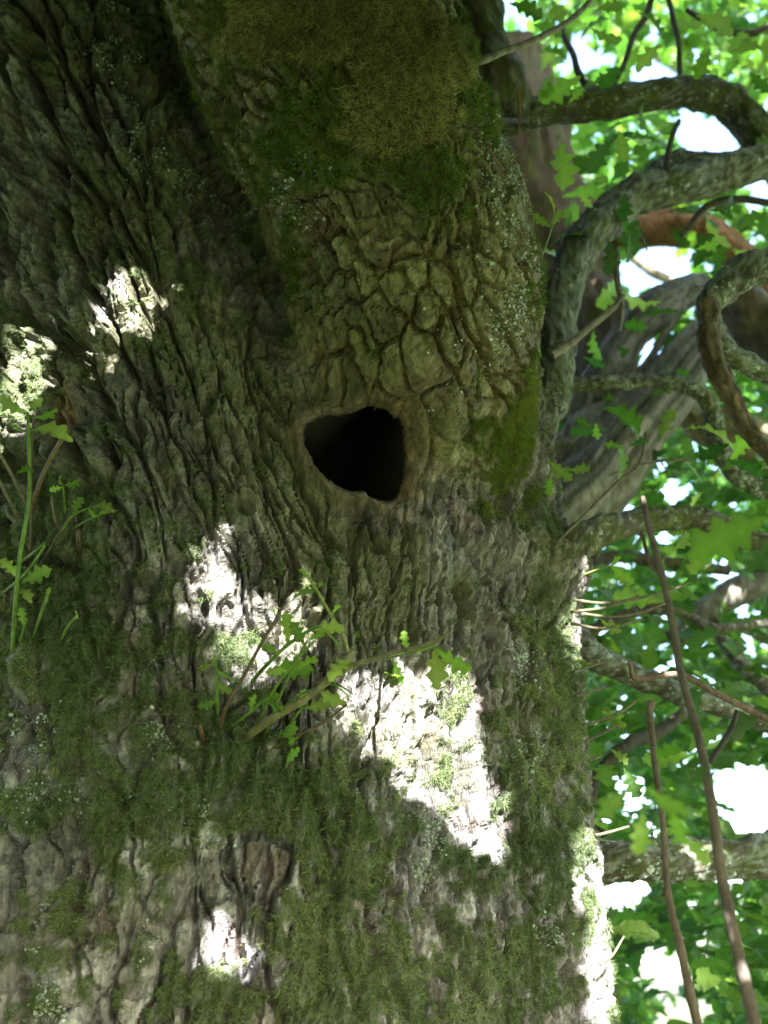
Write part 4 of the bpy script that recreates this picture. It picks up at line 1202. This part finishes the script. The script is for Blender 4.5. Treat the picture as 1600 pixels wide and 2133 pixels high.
def shade_crown(n_layers, step, size, dmin, dmax, g):
    c0 = np.array([-0.3, 2.1, 2.2])
    cu, cv = c0 @ sx, c0 @ sy
    A, B = np.meshgrid(np.arange(cu - 2.7, cu + 2.7, step), np.arange(cv - 2.2, cv + 2.6, step))
    a = np.concatenate([A.ravel() + g.normal(0, step*0.35, A.size) for l in range(n_layers)])
    b = np.concatenate([B.ravel() + g.normal(0, step*0.35, A.size) for l in range(n_layers)])

    def clear(a, b, S_):
        k_ = np.ones(len(a), bool)
        UV = np.stack([a, b], -1)
        for i in range(0, len(a), 2000):
            k_[i:i + 2000] = np.sqrt(((UV[i:i + 2000, None] - LU[None])**2).sum(-1)).min(1) > 0.33*S_[i:i + 2000]
        return k_
    S_ = size*(0.7 + 0.5*g.random(len(a)))
    m = clear(a, b, S_)
    a, b, S_ = a[m], b[m], S_[m]
    # thicken the thin places over the stem
    h = 0.02
    fac = ((CAM - sub)*subn).sum(1) > -0.3
    fac &= (sub[:, 2] > 1.2) & (sub[:, 2] < 4.3)
    pts_ = np.vstack([sub[fac], WOODV])
    su, sv = pts_ @ sx, pts_ @ sy
    u0, v0 = su.min() - 0.1, sv.min() - 0.1
    nu, nv = int((su.max() - u0 + 0.1)/h) + 1, int((sv.max() - v0 + 0.1)/h) + 1
    need = np.zeros((nu, nv), bool)
    need[((su - u0)/h).astype(int), ((sv - v0)/h).astype(int)] = True
    grow = need.copy()
    for dx in (-1, 0, 1):
        for dy in (-1, 0, 1):
            grow |= np.roll(np.roll(need, dx, 0), dy, 1)
    iu, iv = np.nonzero(grow)
    cu_, cv_ = u0 + (iu + 0.5)*h, v0 + (iv + 0.5)*h
    ok = np.ones(len(cu_), bool)
    for i in range(0, len(cu_), 2000):
        ok[i:i + 2000] = np.sqrt(((cu_[i:i + 2000, None] - LU[None, :, 0])**2 + (cv_[i:i + 2000, None] - LU[None, :, 1])**2)).min(1) > 0.033
    cu_, cv_ = cu_[ok], cv_[ok]
    cnt = np.zeros(len(cu_))
    for i in range(0, len(cu_), 1000):
        cnt[i:i + 1000] = (np.hypot(cu_[i:i + 1000, None] - a[None], cv_[i:i + 1000, None] - b[None]) < 0.24*S_[None]).sum(1)
    for want in (1, 2, 3, 4):
        for _ in range(6):
            thin = np.nonzero(cnt < want)[0]
            if not len(thin): break
            pick = g.permutation(thin)[:max(1, len(thin)//6)]
            na, nb = cu_[pick] + g.normal(0, 0.006, len(pick)), cv_[pick] + g.normal(0, 0.006, len(pick))
            ns = np.full(len(pick), 0.095)*(0.8 + 0.4*g.random(len(pick)))
            m = clear(na, nb, ns*1.0)
            na, nb, ns = na[m], nb[m], ns[m]
            for q in range(0, len(cu_), 4000):
                cnt[q:q + 4000] += (np.hypot(cu_[q:q + 4000, None] - na[None], cv_[q:q + 4000, None] - nb[None]) < 0.24*ns[None]).sum(1)
            a, b, S_ = np.concatenate([a, na]), np.concatenate([b, nb]), np.concatenate([S_, ns])
    P = lift(a, b, c0, dmin, dmax, g)
    R_ = sun_rot(len(P), g)                                  # blades turn toward the sun
    P = P - R_[:, :, 0]*S_[:, None]*0.5
    cols = np.array(LEAF_COLS)[g.integers(0, 8, len(P))]*(0.8 + 0.4*g.random((len(P), 1)))
    return P, R_, S_, cols


WOODV = np.vstack([np.array([[v.co.x, v.co.y, v.co.z] for v in list(o.data.vertices)[::6]]) for k_, o in BR.items() if k_ in ('A', 'B', 'B2', 'C', 'D', 'D2', 'E', 'H', 'dead', 'brown', 'orange', 'crotch')])
WOODV = WOODV[(WOODV[:, 0] < 1.35)]
g3 = np.random.default_rng(17)
P, R_, S_, cols = shade_crown(4, 0.095, 0.13, 0.8, 1.7, g3)
me = foliage_mesh('foliage', P, R_, S_, SHADE_LEAF, cols, g3)
link('foliage', me, OAK, kind='stuff')
# unseen leaf dome and skirt, added all round to block sky light
n = 12000
ang = g3.random(n)*2*math.pi
el = np.arcsin(0.32 + 0.68*g3.random(n))
rr = 4.6 + 2.2*g3.random(n)
P = np.stack([TC[0] + 1.15*rr*np.cos(ang)*np.cos(el), TC[1] - 1.0 + 1.15*rr*np.sin(ang)*np.cos(el), 1.3 + rr*np.sin(el)*0.95], -1)
n = 4200  # unseen leaf wall added on the left to cut side light
P = np.vstack([P, np.stack([-5.6 + 2.6*g3.random(n), -3.2 + 5.6*g3.random(n), 0.7 + 4.8*g3.random(n)], -1)])
n = 4600  # unseen leaf wall added behind the camera's left to block frontal light
P = np.vstack([P, np.stack([-6.0 + 6.6*g3.random(n), -6.2 + 2.6*g3.random(n), 0.6 + 5.0*g3.random(n)], -1)])
n = 3600                                                     # unseen leaf cluster added above left to darken the upper stem
P = np.vstack([P, np.stack([-3.4 + 4.2*g3.random(n), -0.6 + 2.8*g3.random(n), 4.0 + 1.3*g3.random(n)], -1)])
P = P[fbm3(P, 0.9, 2, 601) > 0.28]
UV = np.stack([P @ sx, P @ sy], -1)
S_ = 0.25*(0.7 + 0.5*g3.random(len(P)))
dd = np.concatenate([np.sqrt(((UV[i:i + 1000, None] - LU[None])**2).sum(-1)).min(1) for i in range(0, len(P), 1000)])
px_, py_ = pix(P); f = (P - CAM) @ fwd
keep = ((dd > 0.35*S_) | ((P - np.array([0, 2.2, 2.0])) @ SUN < 0)) & ~((f > 0) & (px_ > -280) & (px_ < 1880) & (py_ > -280) & (py_ < 2480))
P, S_ = P[keep], S_[keep]
R_ = rand_rot(len(P), g3, 0.8)
cols = np.array(LEAF_COLS)[g3.integers(0, 8, len(P))]
link('foliage', foliage_mesh('foliage', P, R_, S_, SHADE_LEAF, cols, g3), OAK, kind='stuff')
# bough that carries those leaves
for pts_, r_ in [([(-0.1, 2.6, 4.6), (0.7, 1.4, 5.0), (1.5, 0.4, 5.2), (2.4, -0.6, 5.3)], 0.14), ([(-0.9, 2.5, 5.0), (-1.8, 1.2, 5.8), (-2.8, 0.0, 6.2)], 0.14), ([(0.3, 3.0, 5.5), (1.8, 3.0, 6.4), (3.2, 3.1, 6.8)], 0.14)]:
    SEED[0] += 1
    V, Fc, c, tri = tube(pts=[np.array(q) for q in pts_], rad=[r_*(1 - 0.8*i/(len(pts_) - 1)) for i in range(len(pts_))], k=12, seed=SEED[0], col=dk, lich=0.4, moss=0.4)
    link('bough', make_mesh('bough', V, Fc, M_BRANCH, c), OAK)
